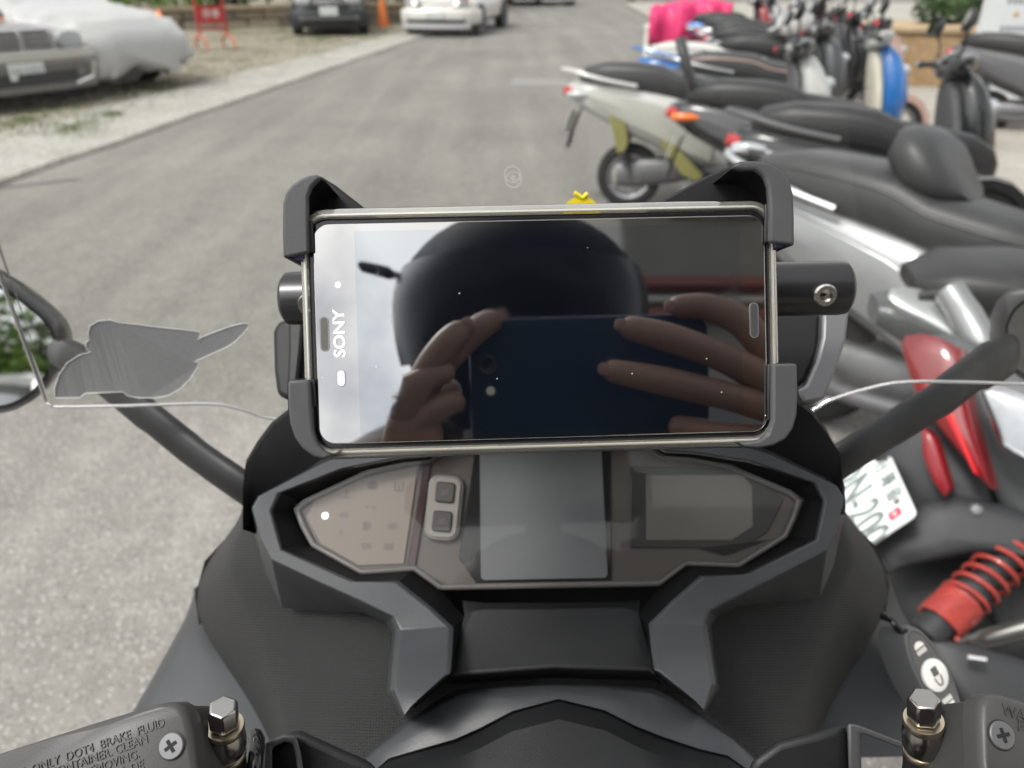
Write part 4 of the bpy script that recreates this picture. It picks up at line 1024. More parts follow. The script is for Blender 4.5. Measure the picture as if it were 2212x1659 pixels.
mm = n.new('ShaderNodeMath'); mm.operation = 'MULTIPLY'; l.new(ck.outputs['Fac'], mm.inputs[0]); l.new(ck2.outputs['Fac'], mm.inputs[1])
bp = n.new('ShaderNodeBump'); bp.inputs['Strength'].default_value = .8; bp.inputs['Distance'].default_value = .0011
l.new(mm.outputs[0], bp.inputs['Height']); l.new(bp.outputs[0], b.inputs['Normal'])

DN = Vector((0, -math.cos(R(43)), math.sin(R(43))))
DU = (P(1820, 1060, .4) - P(545, 1100, .4)).normalized()
DASH = Plane(P(1175, 1130, .40), DN, DU)
def c6(x, y): return (493.7 + x * .62, 932.6 + y * .62)       # crop -> frame
def mir(x, y):                                                # mirror a crop point across the dash's axis
    ax = 1112 + (y - 250) * .028
    xr = 2 * ax - x
    return (xr, y - (xr - x) * .018)
def D6(x, y, k): return DASH.at(*c6(x, y), k)
# ---- bezel ring with its two horns: stations (outer, inner, lens edge, outer foot) from left horn tip over the top to the right tip
ST = [  # outer, inner, inner foot, outer foot, k_top, k_foot, k_outer_foot
    ((612, 988), (636, 955), (648, 962), (606, 1000), .046, -.006, -.035),
    ((562, 900), (772, 842), (790, 846), (552, 915), .042, -.006, -.035),
    ((572, 790), (778, 770), (800, 770), (562, 800), .030, -.006, -.035),
    ((582, 690), (782, 682), (822, 650), (568, 700), .019, -.004, -.035),
    ((566, 648), (700, 606), (735, 545), (545, 665), .018, -.001, -.035),
    ((440, 592), (592, 520), (640, 478), (470, 632), .018, 0, -.035),
    ((300, 522), (440, 522), (455, 492), (330, 625), .018, 0, -.035),
    ((150, 450), (185, 408), (285, 395), (185, 612), .018, 0, -.035),
    ((112, 378), (166, 335), (250, 330), (130, 500), .018, 0, -.035),
    ((82, 268), (150, 275), (228, 272), (75, 300), .018, 0, -.035),
    ((105, 228), (178, 212), (260, 243), (85, 215), .018, 0, -.035),
    ((330, 108), (400, 128), (480, 140), (300, 60), .018, 0, -.035),
    ((430, 72), (600, 90), (605, 110), (400, 20), .018, 0, -.035),
    ((560, 20), (690, 84), (695, 101), (540, -30), .018, 0, -.035),
    ((800, -30), (762, 30), (768, 50), (800, -70), .018, 0, -.035),
    ((1100, -40), (1100, 12), (1100, 34), (1100, -80), .018, 0, -.035)]
full = list(ST)
for s in reversed(ST[:-1]): full.append(tuple(mir(*p) for p in s[:4]) + s[4:])
bm = bmesh.new()
rows = []
for o_, i_, f_, of_, kt, kf, ko in full:
    po, pi, pf, pof = D6(*o_, kt - .003), D6(*i_, kt), D6(*f_, kf), D6(*of_, ko)
    po2 = po.lerp(pi, .10) + DASH.n * .003; pi2 = pi.lerp(po, .07)
    rows.append([pof, po, po2, pi2, pi - DASH.n * .002, pf])
grid(bm, [r[:5] for r in rows])
isr = fin('instrument_surround', bm, M_SATIN, BK, ang=32, bev=.0016, seg=3)
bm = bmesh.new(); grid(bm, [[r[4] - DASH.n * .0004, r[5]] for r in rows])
fin('surround_inner_wall', bm, mat('wall_shade_black', (.008, .0082, .009), .5, spec=.15), isr, ang=32)  # shade inside the surround put into this wall's near-black colour
# horn end caps
# ---- instrument face
face_pts = [s[2] for s in full[4:-4]]
fp = [D6(*p, .0015) for p in face_pts]
bm = bmesh.new()
cen = sum(fp, Vector()) / len(fp)
prism(bm, [p - DASH.n * .0018 for p in fp], -DASH.n * .012)
M_FACE = mat('gauge_face', (.075, .066, .058), .3, var=.05, nscale=8, spec=.4)
face = fin('instrument_panel', bm, M_FACE, BK)
# clear raised rim round the lens
bm = bmesh.new()
for k in range(len(fp)):
    pass
rim = [p.lerp(cen, .012) for p in fp]
tube(bm, rim + [rim[0]], .0016, 8)
fin('lens_rim', bm, mat('lens_edge', (.11, .107, .104), .3, var=.1, spec=.5), face, ang=60)
def dplate(pts, k0, k1, nm, m, parent, bev=.0006):
    bm = bmesh.new(); prism(bm, [D6(x, y, k1) for x, y in pts], -DASH.n * (k1 - k0)); return fin(nm, bm, m, parent, bev=bev)
left_face = [(305, 225), (480, 158), (662, 116), (612, 462), (452, 468), (320, 392), (268, 300)]
dplate(left_face, -.0002, .0009, 'warning_light_panel', mat('smoky_taupe', (.17, .145, .125), .4, var=.04, nscale=6, spec=.3), face)
dplate([(680, 112), (708, 110), (652, 470), (620, 470)], -.0002, .0013, 'divider_bar', mat('divider', (.03, .012, .012), .15), face)
# left panel pictograms (faint)
M_ICON = mat('faint_icon', (.085, .07, .06), .4)
M_ICON2 = mat('faint_icon_warm', (.105, .086, .073), .4)
def icon(parts, c, m, k=.00095):
    bm = bmesh.new()
    for (dx, dy, w_, h2, r_) in parts:
        x, y = c[0] + dx, c[1] + dy
        rplate(bm, DASH.mat(D6(x, y, k)), w_ * .000148, h2 * .000148, r_ * .000148, 0, .00012, 4)
    fin('warning_icon', bm, m, face)
icon([(0, -8, 7, 24, 2), (0, 10, 34, 6, 2), (6, -8, 10, 6, 2)], (410, 220), M_ICON)
icon([(0, 0, 36, 24, 6), (0, -2, 14, 34, 5)], (502, 188), M_ICON)
icon([(-14, 0, 7, 32, 3), (14, 0, 7, 32, 3), (0, 2, 6, 24, 2), (0, 16, 26, 5, 2)], (594, 190), M_ICON)
icon([(-10, 0, 16, 10, 3), (12, 4, 14, 12, 3)], (495, 262), M_ICON2)
icon([(0, 0, 34, 20, 9)], (402, 290), M_ICON2)
icon([(-4, 0, 20, 30, 3), (12, -2, 5, 22, 2)], (482, 328), M_ICON)
icon([(0, 0, 36, 22, 10)], (572, 330), M_ICON2)
icon([(0, 6, 30, 5, 2), (0, -4, 6, 18, 2)], (392, 352), M_ICON2)
icon([(0, 0, 36, 22, 8)], (480, 398), M_ICON2)
icon([(0, 0, 34, 24, 4)], (558, 400), M_ICON2)
bm = bmesh.new(); lathe(bm, [(.0018, 0), (.0018, .0004), (.001, .0012)], D6(337, 293, .001), DASH.n, 14)
fin('indicator_lamp', bm, mat('lit_indicator', (.8, .8, .8), .3, emit=(1, 1, 1), estr=1.6), face)
# button pod
bpM = Plane(D6(752, 265, 0), DASH.n, (D6(790, 262, 0) - D6(715, 265, 0)).normalized())
rot8 = Matrix.Rotation(R(-7), 4, 'Z')
bm = bmesh.new(); rplate(bm, bpM.mat() @ rot8, .0186, .0345, .0060, -.001, .0035); pod = fin('button_pod', bm, mat('pod_chrome', (.16, .155, .15), .3, metal=.5), face, bev=.001, seg=3)
bm = bmesh.new(); rplate(bm, bpM.mat() @ rot8, .0158, .0312, .0046, .0035, .0046); fin('pod_face', bm, mat('pod_silver', (.20, .19, .175), .45), pod, bev=.0006)
for dy, lab in ((.0074, 'A'), (-.0074, 'S')):
    bm = bmesh.new(); rplate(bm, bpM.mat() @ rot8, .0098, .0105, .0016, .0045, .0062, c=(0, dy)); bt_ = fin('button', bm, mat('button_grey', (.035, .036, .037), .5), pod, bev=.0007)
    bm = bmesh.new()
    for q in range(3): rplate(bm, bpM.mat() @ rot8, .0008, .003, .0003, .0062, .0064, 2, (-.0012 + q * .0012, dy + (q - 1) * .0004))
    fin('button_mark', bm, M_ICON, bt_)
# centre display
dplate([(862, 45), (1330, 45), (1335, 520), (870, 538), (802, 440), (850, 120)], .0002, .0012, 'display_frame', M_GLOSSB, face)
M_LCD = mat('lcd_grey', (.115, .122, .13), .3, var=.10, nscale=14, spec=.6)
ctr = c6(1095, 288)
bm = bmesh.new()
q = [D6(880, 60, .0014), D6(1303, 52, .0014), D6(1308, 506, .0014), D6(882, 518, .0014)]
o4 = sum(q, Vector()) / 4; pl4 = Plane(o4, DASH.n, (q[1] - q[0]).normalized())
rplate(bm, pl4.mat(), (q[1] - q[0]).length, (q[0] - q[3]).length, .0022, 0, .0005); fin('display', bm, M_LCD, face)
# right display
dplate([(1400, 120), (1800, 132), (1935, 235), (1880, 350), (1760, 425), (1640, 405), (1400, 405)], .0002, .0011, 'side_display_frame', mat('green_black', (.018, .021, .017), .3), face)
dplate([(1455, 150), (1790, 150), (1825, 190), (1828, 330), (1755, 378), (1455, 378)], .0011, .0016, 'side_display', mat('side_lcd', (.115, .112, .098), .3, var=.06, nscale=10), face)
dplate([(1640, 405), (1890, 375), (1730, 430)], .0011, .0014, 'corner_trim', M_GLOSSB, face)
# clear lens cover over everything
bm = bmesh.new(); bm.faces.new([bm.verts.new(p + DASH.n * .0075) for p in rim])
fin('lens_cover', bm, clear_mat('gauge_lens', (.97, .96, .95), .008, .022, .02), face, flat=True)

# ---- centre panel between the horns with its lip
bm = bmesh.new()
def rowk(pts, k): return [D6(x, y, k) for x, y in pts]
grid(bm, [rowk([(815, 588), (850, 592), (890, 596), (1120, 597), (1360, 592), (1400, 588), (1432, 584)], -.004),
          rowk([(822, 640), (852, 625), (885, 618), (1120, 618), (1370, 612), (1402, 618), (1430, 634)], .002),
          rowk([(790, 760), (812, 745), (835, 740), (1120, 725), (1412, 728), (1435, 735), (1458, 745)], .009),
          rowk([(775, 848), (788, 842), (800, 838), (1125, 812), (1462, 822), (1472, 830), (1482, 836)], .017),
          rowk([(775, 856), (788, 852), (800, 850), (1128, 824), (1466, 834), (1476, 842), (1484, 848)], .017),
          rowk([(760, 880), (780, 880), (800, 880), (1130, 858), (1475, 868), (1500, 876), (1515, 880)], -.015)])
fin('centre_panel', bm, M_MATT, BK, ang=30, bev=.0015, seg=3)
# ---- black base behind the joints
bm = bmesh.new()
grid(bm, [[DASH.at(1175 + (x - 1175) * f_, y, -.095) for x in (520, 800, 1175, 1550, 1830)] for y, f_ in ((1010, .8), (1200, .95), (1400, 1.0), (1560, .8), (1720, .8))])
fin('inner_tray', bm, mat('tray_black', (.012, .012, .013), .7), BK)
# ---- lower arch cover and steering boss
arch = [(430, 1175), (520, 1095), (640, 1000), (740, 930), (800, 902), (960, 890), (1130, 880), (1300, 885), (1480, 896), (1545, 925), (1650, 995), (1760, 1070), (1850, 1150)]
dome = [(500, 1190), (560, 1138), (680, 1105), (790, 1075), (880, 1035), (990, 975), (1150, 932), (1310, 972), (1420, 1030), (1510, 1066), (1640, 1108), (1740, 1130), (1810, 1180)]
bm = bmesh.new()
lo = lambda a, b_, t: (a[0] + (b_[0] - a[0]) * t, a[1] + (b_[1] - a[1]) * t)
grid(bm, [rowk([(x, y - 6) for x, y in arch], -.030), rowk(arch, .002), rowk([lo(a, d, .12) for a, d in zip(arch, dome)], .006), rowk([lo(a, d, .55) for a, d in zip(arch, dome)], .010), rowk([lo(a, d, .97) for a, d in zip(arch, dome)], .012), rowk([lo(a, d, 1.0) for a, d in zip(arch, dome)], .006)])
fin('lower_arch_cover', bm, M_SATIN, BK, ang=35)
bm = bmesh.new()
grid(bm, [rowk([(x, y + 2) for x, y in dome], -.004), rowk([(x, y + 8) for x, y in dome], .014), rowk([(1150 + (x - 1150) * 1.03, y + 70) for x, y in dome], .03), rowk([(1150 + (x - 1150) * 1.08, 1330 + (y - 930) * .5) for x, y in dome], .05)])
fin('steering_boss_cover', bm, M_MATT, BK, ang=35)
# ---- side panels (left then mirrored)
def mirD(x, y):
    ax = 1168 + (y - 1100) * .016
    xr = 2 * ax - x
    return (xr, y - (xr - x) * .018)
SIDE = [[(528, 1118), (534, 1122), (545, 1130), (552, 1140), (562, 1148)],
        [(442, 1212), (486, 1206), (540, 1212), (565, 1222), (580, 1232)],
        [(421, 1290), (502, 1268), (560, 1288), (604, 1302), (640, 1312)],
        [(430, 1350), (548, 1352), (640, 1342), (786, 1334), (850, 1338)],
        [(482, 1430), (574, 1432), (680, 1430), (778, 1430), (846, 1430)],
        [(530, 1500), (594, 1502), (690, 1500), (772, 1500), (846, 1500)],
        [(572, 1572), (612, 1580), (690, 1580), (766, 1572), (890, 1560)],
        [(604, 1660), (642, 1660), (690, 1660), (752, 1660), (830, 1660)]]
SK = [-.110, -.056, -.050, -.046, -.042, -.040]
OUT = [[(413, 1268), (420, 1276), (424, 1290), (426, 1296)],
       [(380, 1330), (422, 1342), (428, 1348), (431, 1352)],
       [(325, 1420), (378, 1430), (450, 1430), (483, 1431)],
       [(285, 1490), (345, 1500), (446, 1495), (531, 1501)],
       [(240, 1562), (300, 1565), (430, 1560), (574, 1574)],
       [(196, 1662), (262, 1662), (410, 1662), (606, 1662)]]
OK_ = [-.150, -.125, -.118, -.114]
for side, fn in (('l', lambda x, y: (x, y)), ('r', mirD)):
    bm = bmesh.new()
    ext = lambda r: r + [(r[-1][0] + 70, r[-1][1])]
    SD2 = [[r[0], (r[1][0] - 7, r[1][1]), (r[1][0] + 7, r[1][1])] + r[2:] for r in SIDE]
    SR = [[(x, y - 60) for x, y in SD2[0]]] + SD2
    grid(bm, [[DASH.at(*fn(*p), k) for p, k in zip(ext(r), SK + [-.042])] for r in SR])
    fin('inner_fairing', bm, M_TEX, BK, ang=60, sub=2)
    bm = bmesh.new()
    rows = [[DASH.at(*fn(*p), k) for p, k in zip(r, OK_)] for r in OUT]
    for r in rows: r.insert(0, r[0] - DASH.n * .12 + Vector((0, .03, 0)))
    grid(bm, rows)
    fin('outer_fairing', bm, M_SATIN, BK, ang=60, sub=2)
    # top edge skirt falling away outside
    bm = bmesh.new()
    ed = [DASH.at(*fn(*p), -.110) for p in ((528, 1118), (442, 1212), (421, 1290), (430, 1350))]
    grid(bm, [ed, [p - DASH.n * .10 + Vector((0, .08, 0)) for p in ed]])
    fin('fairing_skirt', bm, M_MATT, BK)
# ---- hood over the instruments
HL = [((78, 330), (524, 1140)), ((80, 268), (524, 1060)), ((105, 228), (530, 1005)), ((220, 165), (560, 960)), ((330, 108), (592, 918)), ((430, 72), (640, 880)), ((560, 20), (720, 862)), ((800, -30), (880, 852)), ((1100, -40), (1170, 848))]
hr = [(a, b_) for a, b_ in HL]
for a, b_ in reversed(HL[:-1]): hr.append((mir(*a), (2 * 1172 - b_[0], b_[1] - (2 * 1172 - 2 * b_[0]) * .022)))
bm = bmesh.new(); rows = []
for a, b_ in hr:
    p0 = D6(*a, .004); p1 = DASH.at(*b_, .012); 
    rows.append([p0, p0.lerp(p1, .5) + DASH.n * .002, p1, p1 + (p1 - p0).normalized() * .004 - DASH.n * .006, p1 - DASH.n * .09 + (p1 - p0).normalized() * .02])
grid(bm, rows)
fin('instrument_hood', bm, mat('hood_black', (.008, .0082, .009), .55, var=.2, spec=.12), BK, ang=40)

# ---- crossbar and its bracket
ba, bb = P(614, 645, .325), P(1831, 622, .318)
bm = bmesh.new()
ax = (bb - ba).normalized(); L_ = (bb - ba).length
lathe(bm, [(.0090, 0), (.0108, .0015), (.0111, .004), (.0111, L_ - .004), (.0108, L_ - .0015), (.0090, L_)], ba, ax, 40)
bar_ = fin('crossbar', bm, mat('anodised_black', (.045, .045, .047), .28, metal=.7, var=.06, nscale=40), BK, ang=35)
fdir = (CAM - P(1220, 625, .32)).normalized()
for px, py in ((1780, 633), (660, 655)):
    pc = P(px, py, .31); bd = (CAM - pc).normalized(); bd = (bd - ax * bd.dot(ax) * .9 + Vector((0, 0, -.22))).normalized()
    base = ba + ax * (pc - ba).dot(ax) + bd * .0100
    bm = bmesh.new(); lathe(bm, [(.0046, 0), (.0046, .0022), (.0040, .0032), (.0025, .0032), (.0023, .0012), (0, .0010)], base, bd, 28)
    fin('bolt', bm, mat('stainless', (.62, .60, .57), .22, metal=1.0, var=.1, nscale=80), bar_, ang=30)
BRP = Plane(P(1220, 760, .375), (CAM - P(1220, 760, .375)).normalized() + Vector((0, 0, .3)), ax)
bm = bmesh.new()
q = [BRP.at(*p) for p in ((588, 715), (598, 694), (625, 684), (700, 680), (1680, 672), (1775, 676), (1770, 760), (1742, 826), (1720, 836), (700, 860), (615, 862), (596, 850), (590, 800))]
prism(bm, q, -BRP.n * .012)
fin('mount_plate', bm, mat('mount_black', (.012, .012, .013), .5, spec=.3), BK, bev=.003, seg=3)
bm = bmesh.new()
q = [BRP.at(*p, .005) for p in ((1778, 672), (1836, 668), (1828, 735), (1806, 800), (1782, 862), (1738, 872), (1722, 842), (1742, 832), (1764, 780), (1776, 728))]
prism(bm, q, -BRP.n * .010)
fin('bracket', bm, mat('bracket_grey', (.16, .16, .165), .42, metal=.6, var=.08), BK, bev=.0015)
bm = bmesh.new()
q = [BRP.at(*p, .005) for p in ((622, 690), (655, 688), (650, 760), (640, 850), (618, 852), (622, 760))]
prism(bm, q, -BRP.n * .008)
fin('bracket', bm, M_MATT, BK, bev=.0015)

# ---- mirror stems and mirrors
def mirror(stem, rad, outline, depth, nrm, nm_glass):
    c = sum((P(x, y, depth) for x, y in outline), Vector()) / len(outline)
    pl_ = Plane(c, nrm)
    stem = stem + [c + (pl_.at(*outline[6 if outline[0][0] < 0 else 8]) - c) * .55 - pl_.n * .022]; rad = rad + [rad[-1] * .8] * 5
    bm = bmesh.new(); tube(bm, smooth_path(stem, 5), rad, 16, sx=.55); st = fin('mirror_stem', bm, M_MATT, BK, ang=50)
    pts = smooth_path([pl_.at(x, y) for x, y in outline] + [pl_.at(*outline[0])], 5)[:-1]
    me_ = bpy.data.objects.new('rear_view_mirror', None); COL.objects.link(me_); me_.parent = BK; me_.matrix_parent_inverse = Matrix.Translation(-Vector(BK.location)); me_.empty_display_size = .02
    bm = bmesh.new()
    big = [c + (p - c) * 1.07 for p in pts]
    mid = [c + (p - c) * 1.02 for p in pts]
    loft(bm, [[p + pl_.n * .001 for p in pts], [p + pl_.n * .004 for p in mid], [p for p in big], [c + (p - c) * 1.04 - pl_.n * .02 for p in pts], [c + (p - c) * .6 - pl_.n * .045 for p in pts]], True, True)
    fin('mirror_housing', bm, mat('mirror_shell', (.013, .013, .014), .3, coat=.3), me_, ang=50)
    bm = bmesh.new(); bm.faces.new([bm.verts.new(c + (p - c) * .93 + pl_.n * .0022) for p in pts]); bmesh.ops.recalc_face_normals(bm, faces=bm.faces[:])
    fin(nm_glass, bm, M_MIR, me_, flat=True)
    return me_
cl = P(30, 760, .52)
mirror([P(590, 1098, .452), P(515, 1045, .45), P(430, 985, .46), P(330, 905, .475), P(215, 812, .50), P(150, 775, .515)], [.011] * 11 + [.0115] * 5 + [.0125] * 5 + [.014] * 5, [(-170, 590), (-60, 585), (0, 612), (60, 652), (112, 700), (128, 745), (118, 792), (92, 832), (60, 862), (0, 884), (-100, 880), (-170, 800)], .52, (CAM - cl).normalized() + Vector((-.26, -1, .06)).normalized(), 'mirror_glass')
cr_ = P(2230, 740, .50)
mirror([P(1765, 1030, .452), P(1832, 985, .45), P(1920, 930, .46), P(2020, 868, .47), P(2110, 800, .49), P(2170, 770, .505)], [.012] * 11 + [.0125] * 5 + [.014] * 5 + [.016] * 5, [(2168, 700), (2190, 660), (2240, 640), (2380, 650), (2420, 740), (2380, 830), (2260, 830), (2190, 800), (2170, 760)], .505, (CAM - cr_).normalized() + Vector((.25, -1, -.05)).normalized(), 'mirror_glass')

# ---- windscreen
M_SCREEN = clear_mat('windscreen_clear', (.83, .835, .825), .006, .03, .02)
bot = [(100, 868, .43), (112, 876, .43), (130, 879, .431), (290, 876, .436), (450, 872, .443), (520, 884, .447), (592, 905, .452), (800, 925, .46), (1100, 930, .463), (1400, 925, .462), (1700, 905, .457), (1788, 866, .452), (1880, 838, .446), (1960, 825, .440), (2090, 826, .435), (2260, 829, .428), (2300, 815, .426)]
top = [(-205, 40, .30), (-197, 24, .3003), (-182, 4, .301), (-20, -130, .308), (160, -240, .315), (450, -330, .322), (600, -330, .325), (850, -330, .328), (1106, -330, .33), (1400, -330, .328), (1650, -330, .324), (1760, -330, .321), (1880, -330, .318), (1960, -320, .316), (2130, -240, .313), (2330, -80, .31), (2420, 40, .307)]
B3 = smooth_path([P(*p) for p in bot], 3); T3 = smooth_path([P(*p) for p in top], 3)
rows = [[a.lerp(b_, t / 10) + Vector((0, .014 * math.sin(math.pi * t / 10) * math.sin(math.pi * i / (len(B3) - 1)), 0)) for i, (a, b_) in enumerate(zip(B3, T3))] for t in range(11)]
bm = bmesh.new(); grid(bm, rows)
bm.normal_update()
WS = BVHTree.FromBMesh(bm)
ws = fin('windscreen', bm, M_SCREEN, BK, ang=80)
M_EDGE = clear_mat('screen_edge', (.8, .8, .82), .28, .25, .05)
edge = [r[0] for r in reversed(rows)] + B3 + [r[-1] for r in rows]
segs = len(rows)
bm = bmesh.new(); tube(bm, edge, .0010, 8); fin('windscreen_edge', bm, M_EDGE, ws, ang=80)
def on_screen(x, y, off=.0012):
    d = ray(x, y).normalized()
    h = WS.ray_cast(CAM, d)
    p = h[0] if h[0] is not None else P(x, y, .4)
    return p - d * off

# ---- brake reservoirs
def screw(pl_, c, r, parent):
    bm = bmesh.new(); lathe(bm, [(r * 1.1, -.0010), (r * 1.1, .0002), (r * 1.02, .0003)], c, pl_.n, 28); fin('screw_recess', bm, mat('recess_black', (.01, .01, .01), .6), parent)
    bm = bmesh.new(); lathe(bm, [(r, -.001), (r, .0008), (r * .93, .0011), (0, .0012)], c, pl_.n, 28); s_ = fin('screw', bm, mat('zinc_screw', (.13, .13, .135), .5, metal=.5, var=.15, nscale=300), parent, ang=30)
    bm = bmesh.new(); M_ = pl_.mat(c); rplate(bm, M_ @ Matrix.Rotation(R(22), 4, 'Z'), r * 1.05, r * .27, r * .05, .0011, .00135, 2); rplate(bm, M_ @ Matrix.Rotation(R(112), 4, 'Z'), r * 1.05, r * .27, r * .05, .0011, .00136, 2)
    fin('cross_slot', bm, mat('slot_black', (.008, .008, .008), .8), s_)
def reservoir(pl_, outline, scr, r, lines, tsize, trot):
    e = bpy.data.objects.new('brake_reservoir', None); COL.objects.link(e); e.parent = BK; e.matrix_parent_inverse = Matrix.Translation(-Vector(BK.location)); e.empty_display_size = .02
    pts = [pl_.at(*p) for p in outline]
    c = sum(pts, Vector()) / len(pts)
    bm = bmesh.new()
    loft(bm, [[p + (c - p).normalized() * .0022 for p in pts], [p + (c - p).normalized() * .0008 - pl_.n * .0008 for p in pts], [p - pl_.n * .0028 for p in pts], [p - pl_.n * .009 for p in pts], [p + (c - p).normalized() * .002 - pl_.n * .010 for p in pts], [p + (c - p).normalized() * .004 - pl_.n * .035 for p in pts]])
    fin('reservoir_cap', bm, mat('cap_black', (.05, .0485, .047), .40, var=.10, nscale=60, bump=.05, bscale=1500, spec=.35), e, ang=40)
    screw(pl_, pl_.at(*scr), r, e)
    mt = mat('cap_lettering', (.038, .037, .036), .42, bump=.1, bscale=900)
    for s_, (x, y), al in lines:
        a = pl_.at(x, y, -.0001)
        Mx = pl_.mat(a) @ Matrix.Rotation(trot, 4, 'Z')
        text_ob('embossed_lettering', s_, tsize, Mx, mt, e, .00055, al, 0, 0, .92)
    return e
pL = Plane(P(372, 1608, .245), Vector((-.05, -.66, .75)))
uL = (pL.at(345, 1521) - pL.at(0, 1627)).normalized()
pL = Plane(pL.o, pL.n, uL)
angL = 0.0
reservoir(pL, [(-160, 1680), (-60, 1646), (100, 1594), (220, 1556), (320, 1526), (352, 1518), (378, 1518), (394, 1527), (404, 1545), (412, 1580), (420, 1640), (428, 1700), (432, 1760), (-150, 1800)], (372, 1611), .0040,
          [('WARNING  USE  ONLY  DOT4  BRAKE  FLUID', (357, 1560), 'RIGHT'), ('FROM A SEALED CONTAINER. CLEAN', (321, 1596), 'RIGHT'), ('FILLER CAP BEFORE REMOVING.', (303, 1628), 'RIGHT'), ('N\'UTILISER QUE LE LIQUIDE  DE', (312, 1650), 'RIGHT')], .0037, R(2.5))
pR = Plane(P(2161, 1585, .25), Vector((.12, -.62, .77)))
uR = (pR.at(2260, 1528) - pR.at(2150, 1500)).normalized()
pR = Plane(pR.o, pR.n, uR)
reservoir(pR, [(2140, 1500), (2160, 1498), (2212, 1513), (2300, 1538), (2420, 1572), (2420, 1780), (2130, 1760), (2122, 1650), (2118, 1560), (2119, 1524), (2126, 1508)], (2162, 1588), .0043,
          [('WARNING USE ONLY', (2163, 1533), 'LEFT'), ('FROM A SEALED', (2196, 1566), 'LEFT')], .0052, R(-2))
# ---- banjo fittings
M_BANJO = mat('banjo_chrome', (.36, .35, .33), .22, metal=1.0, var=.12, nscale=60)
M_COPPER = mat('crush_washer', (.55, .48, .36), .3, metal=1.0)
def banjo(bottom, top, s):
    ax_ = (top - bottom).normalized(); H = (top - bottom).length
    e = bpy.data.objects.new('banjo_fitting', None); COL.objects.link(e); e.parent = BK; e.matrix_parent_inverse = Matrix.Translation(-Vector(BK.location)); e.empty_display_size = .01
    bm = bmesh.new(); lathe(bm, [(.0050 * s, H * .74), (.0064 * s, H * .76), (.0064 * s, H * .95), (.0056 * s, H), (0, H)], bottom, ax_, 6); fin('bolt_head', bm, M_BANJO, e, ang=25, bev=.0006)
    bm = bmesh.new(); lathe(bm, [(.0074 * s, H * .66), (.0078 * s, H * .69), (.0074 * s, H * .73)], bottom, ax_, 28); fin('washer', bm, M_COPPER, e)
    bm = bmesh.new(); lathe(bm, [(.0066 * s, H * .32), (.0078 * s, H * .40), (.0080 * s, H * .5), (.0077 * s, H * .60), (.0066 * s, H * .66)], bottom, ax_, 28); fin('banjo_eye', bm, M_BANJO, e, ang=60)
    bm = bmesh.new(); lathe(bm, [(.0072 * s, H * .27), (.0075 * s, H * .295), (.0072 * s, H * .32)], bottom, ax_, 28); fin('washer', bm, M_COPPER, e)
    bm = bmesh.new(); tube(bm, [bottom + ax_ * H * .27, bottom + ax_ * H * .05, bottom - ax_ * H * .6], [.0070 * s, .0072 * s, .009 * s], 20); fin('cylinder_boss', bm, M_MATT, e)
    return e
banjo(P(497, 1668, .280), P(481, 1526, .262), .84)
banjo(P(1990, 1668, .285), P(1997, 1508, .268), .88)
# brake hoses and switch housings at the bar
bm = bmesh.new(); tube(bm, smooth_path([P(545, 1690, .275), P(552, 1640, .278), P(556, 1605, .285), P(552, 1590, .292)], 5), .0028, 10); fin('hose_clip', bm, M_GLOSSB, BK)
for pts, d0 in (([(560, 1625), (625, 1580), (650, 1578), (760, 1628), (812, 1650), (840, 1720), (560, 1720)], .30), ([(1622, 1640), (1680, 1600), (1760, 1580), (1830, 1560), (1836, 1700), (1600, 1720)], .305)):
    pb = Plane(P(pts[2][0], pts[2][1], d0), DASH.n * .9 + Vector((0, -.35, 0)), DU)
    bm = bmesh.new(); prism(bm, [pb.at(*p) for p in pts], ray(*pts[2]).normalized() * .03); fin('handlebar_cover', bm, M_MATT, BK, bev=.004, seg=3)
for pts, d0 in (([(1830, 1562), (1852, 1566), (1930, 1596), (1990, 1620), (2000, 1700), (1834, 1700)], .30), ([(570, 1606), (612, 1586), (640, 1588), (650, 1625), (660, 1690), (570, 1690)], .292)):
    pb = Plane(P(pts[1][0], pts[1][1], d0), DASH.n * .9 + Vector((0, -.35, 0)), DU)
    bm = bmesh.new()
    out = [pb.at(*p) for p in pts]; c = sum(out, Vector()) / len(out)
    inn = [c + (p - c) * .62 for p in out]
    bk_ = ray(*pts[1]).normalized(); loft(bm, [[p + bk_ * .02 for p in out], out, inn, [p + bk_ * .015 for p in inn]], True, False)
    fin('switch_housing', bm, mat('switch_grey', (.055, .056, .058), .45), BK, bev=.0012)
bm = bmesh.new(); tube(bm, [P(820, 1840, .31), P(1170, 1850, .31), P(1560, 1840, .31)], .013, 14); fin('handlebar', bm, M_GLOSSB, BK)
# ---- oval accessory switch on the right fairing
pO = Plane(DASH.at(2012, 1456, -.085), DASH.n + Vector((.35, 0, .1)), (DASH.at(2061, 1540, -.085) - DASH.at(1962, 1375, -.085)).normalized())
La = (pO.at(2064, 1545) - pO.at(1960, 1372)).length / 2 * 1.15
Lb = La * .42
def ell(a, b_, z): return [pO.mat() @ Vector((a * math.cos(2 * math.pi * i / 40), b_ * math.sin(2 * math.pi * i / 40), z)) for i in range(40)]
bm = bmesh.new(); loft(bm, [ell(La, Lb, -.02), ell(La * 1.02, Lb * 1.02, -.002), ell(La * .98, Lb * .97, .001), ell(La * .90, Lb * .86, .0018), ell(La * .88, Lb * .82, .0010)]); sw = fin('accessory_switch', bm, mat('switch_rim', (.085, .087, .09), .4), BK, ang=40)
bm = bmesh.new(); loft(bm, [ell(La * .86, Lb * .80, 0), ell(La * .86, Lb * .80, .0014)]); fin('switch_face', bm, mat('switch_face', (.075, .072, .068), .3), sw)
M_SWW = mat('switch_white', (.72, .71, .68), .45, var=.05)
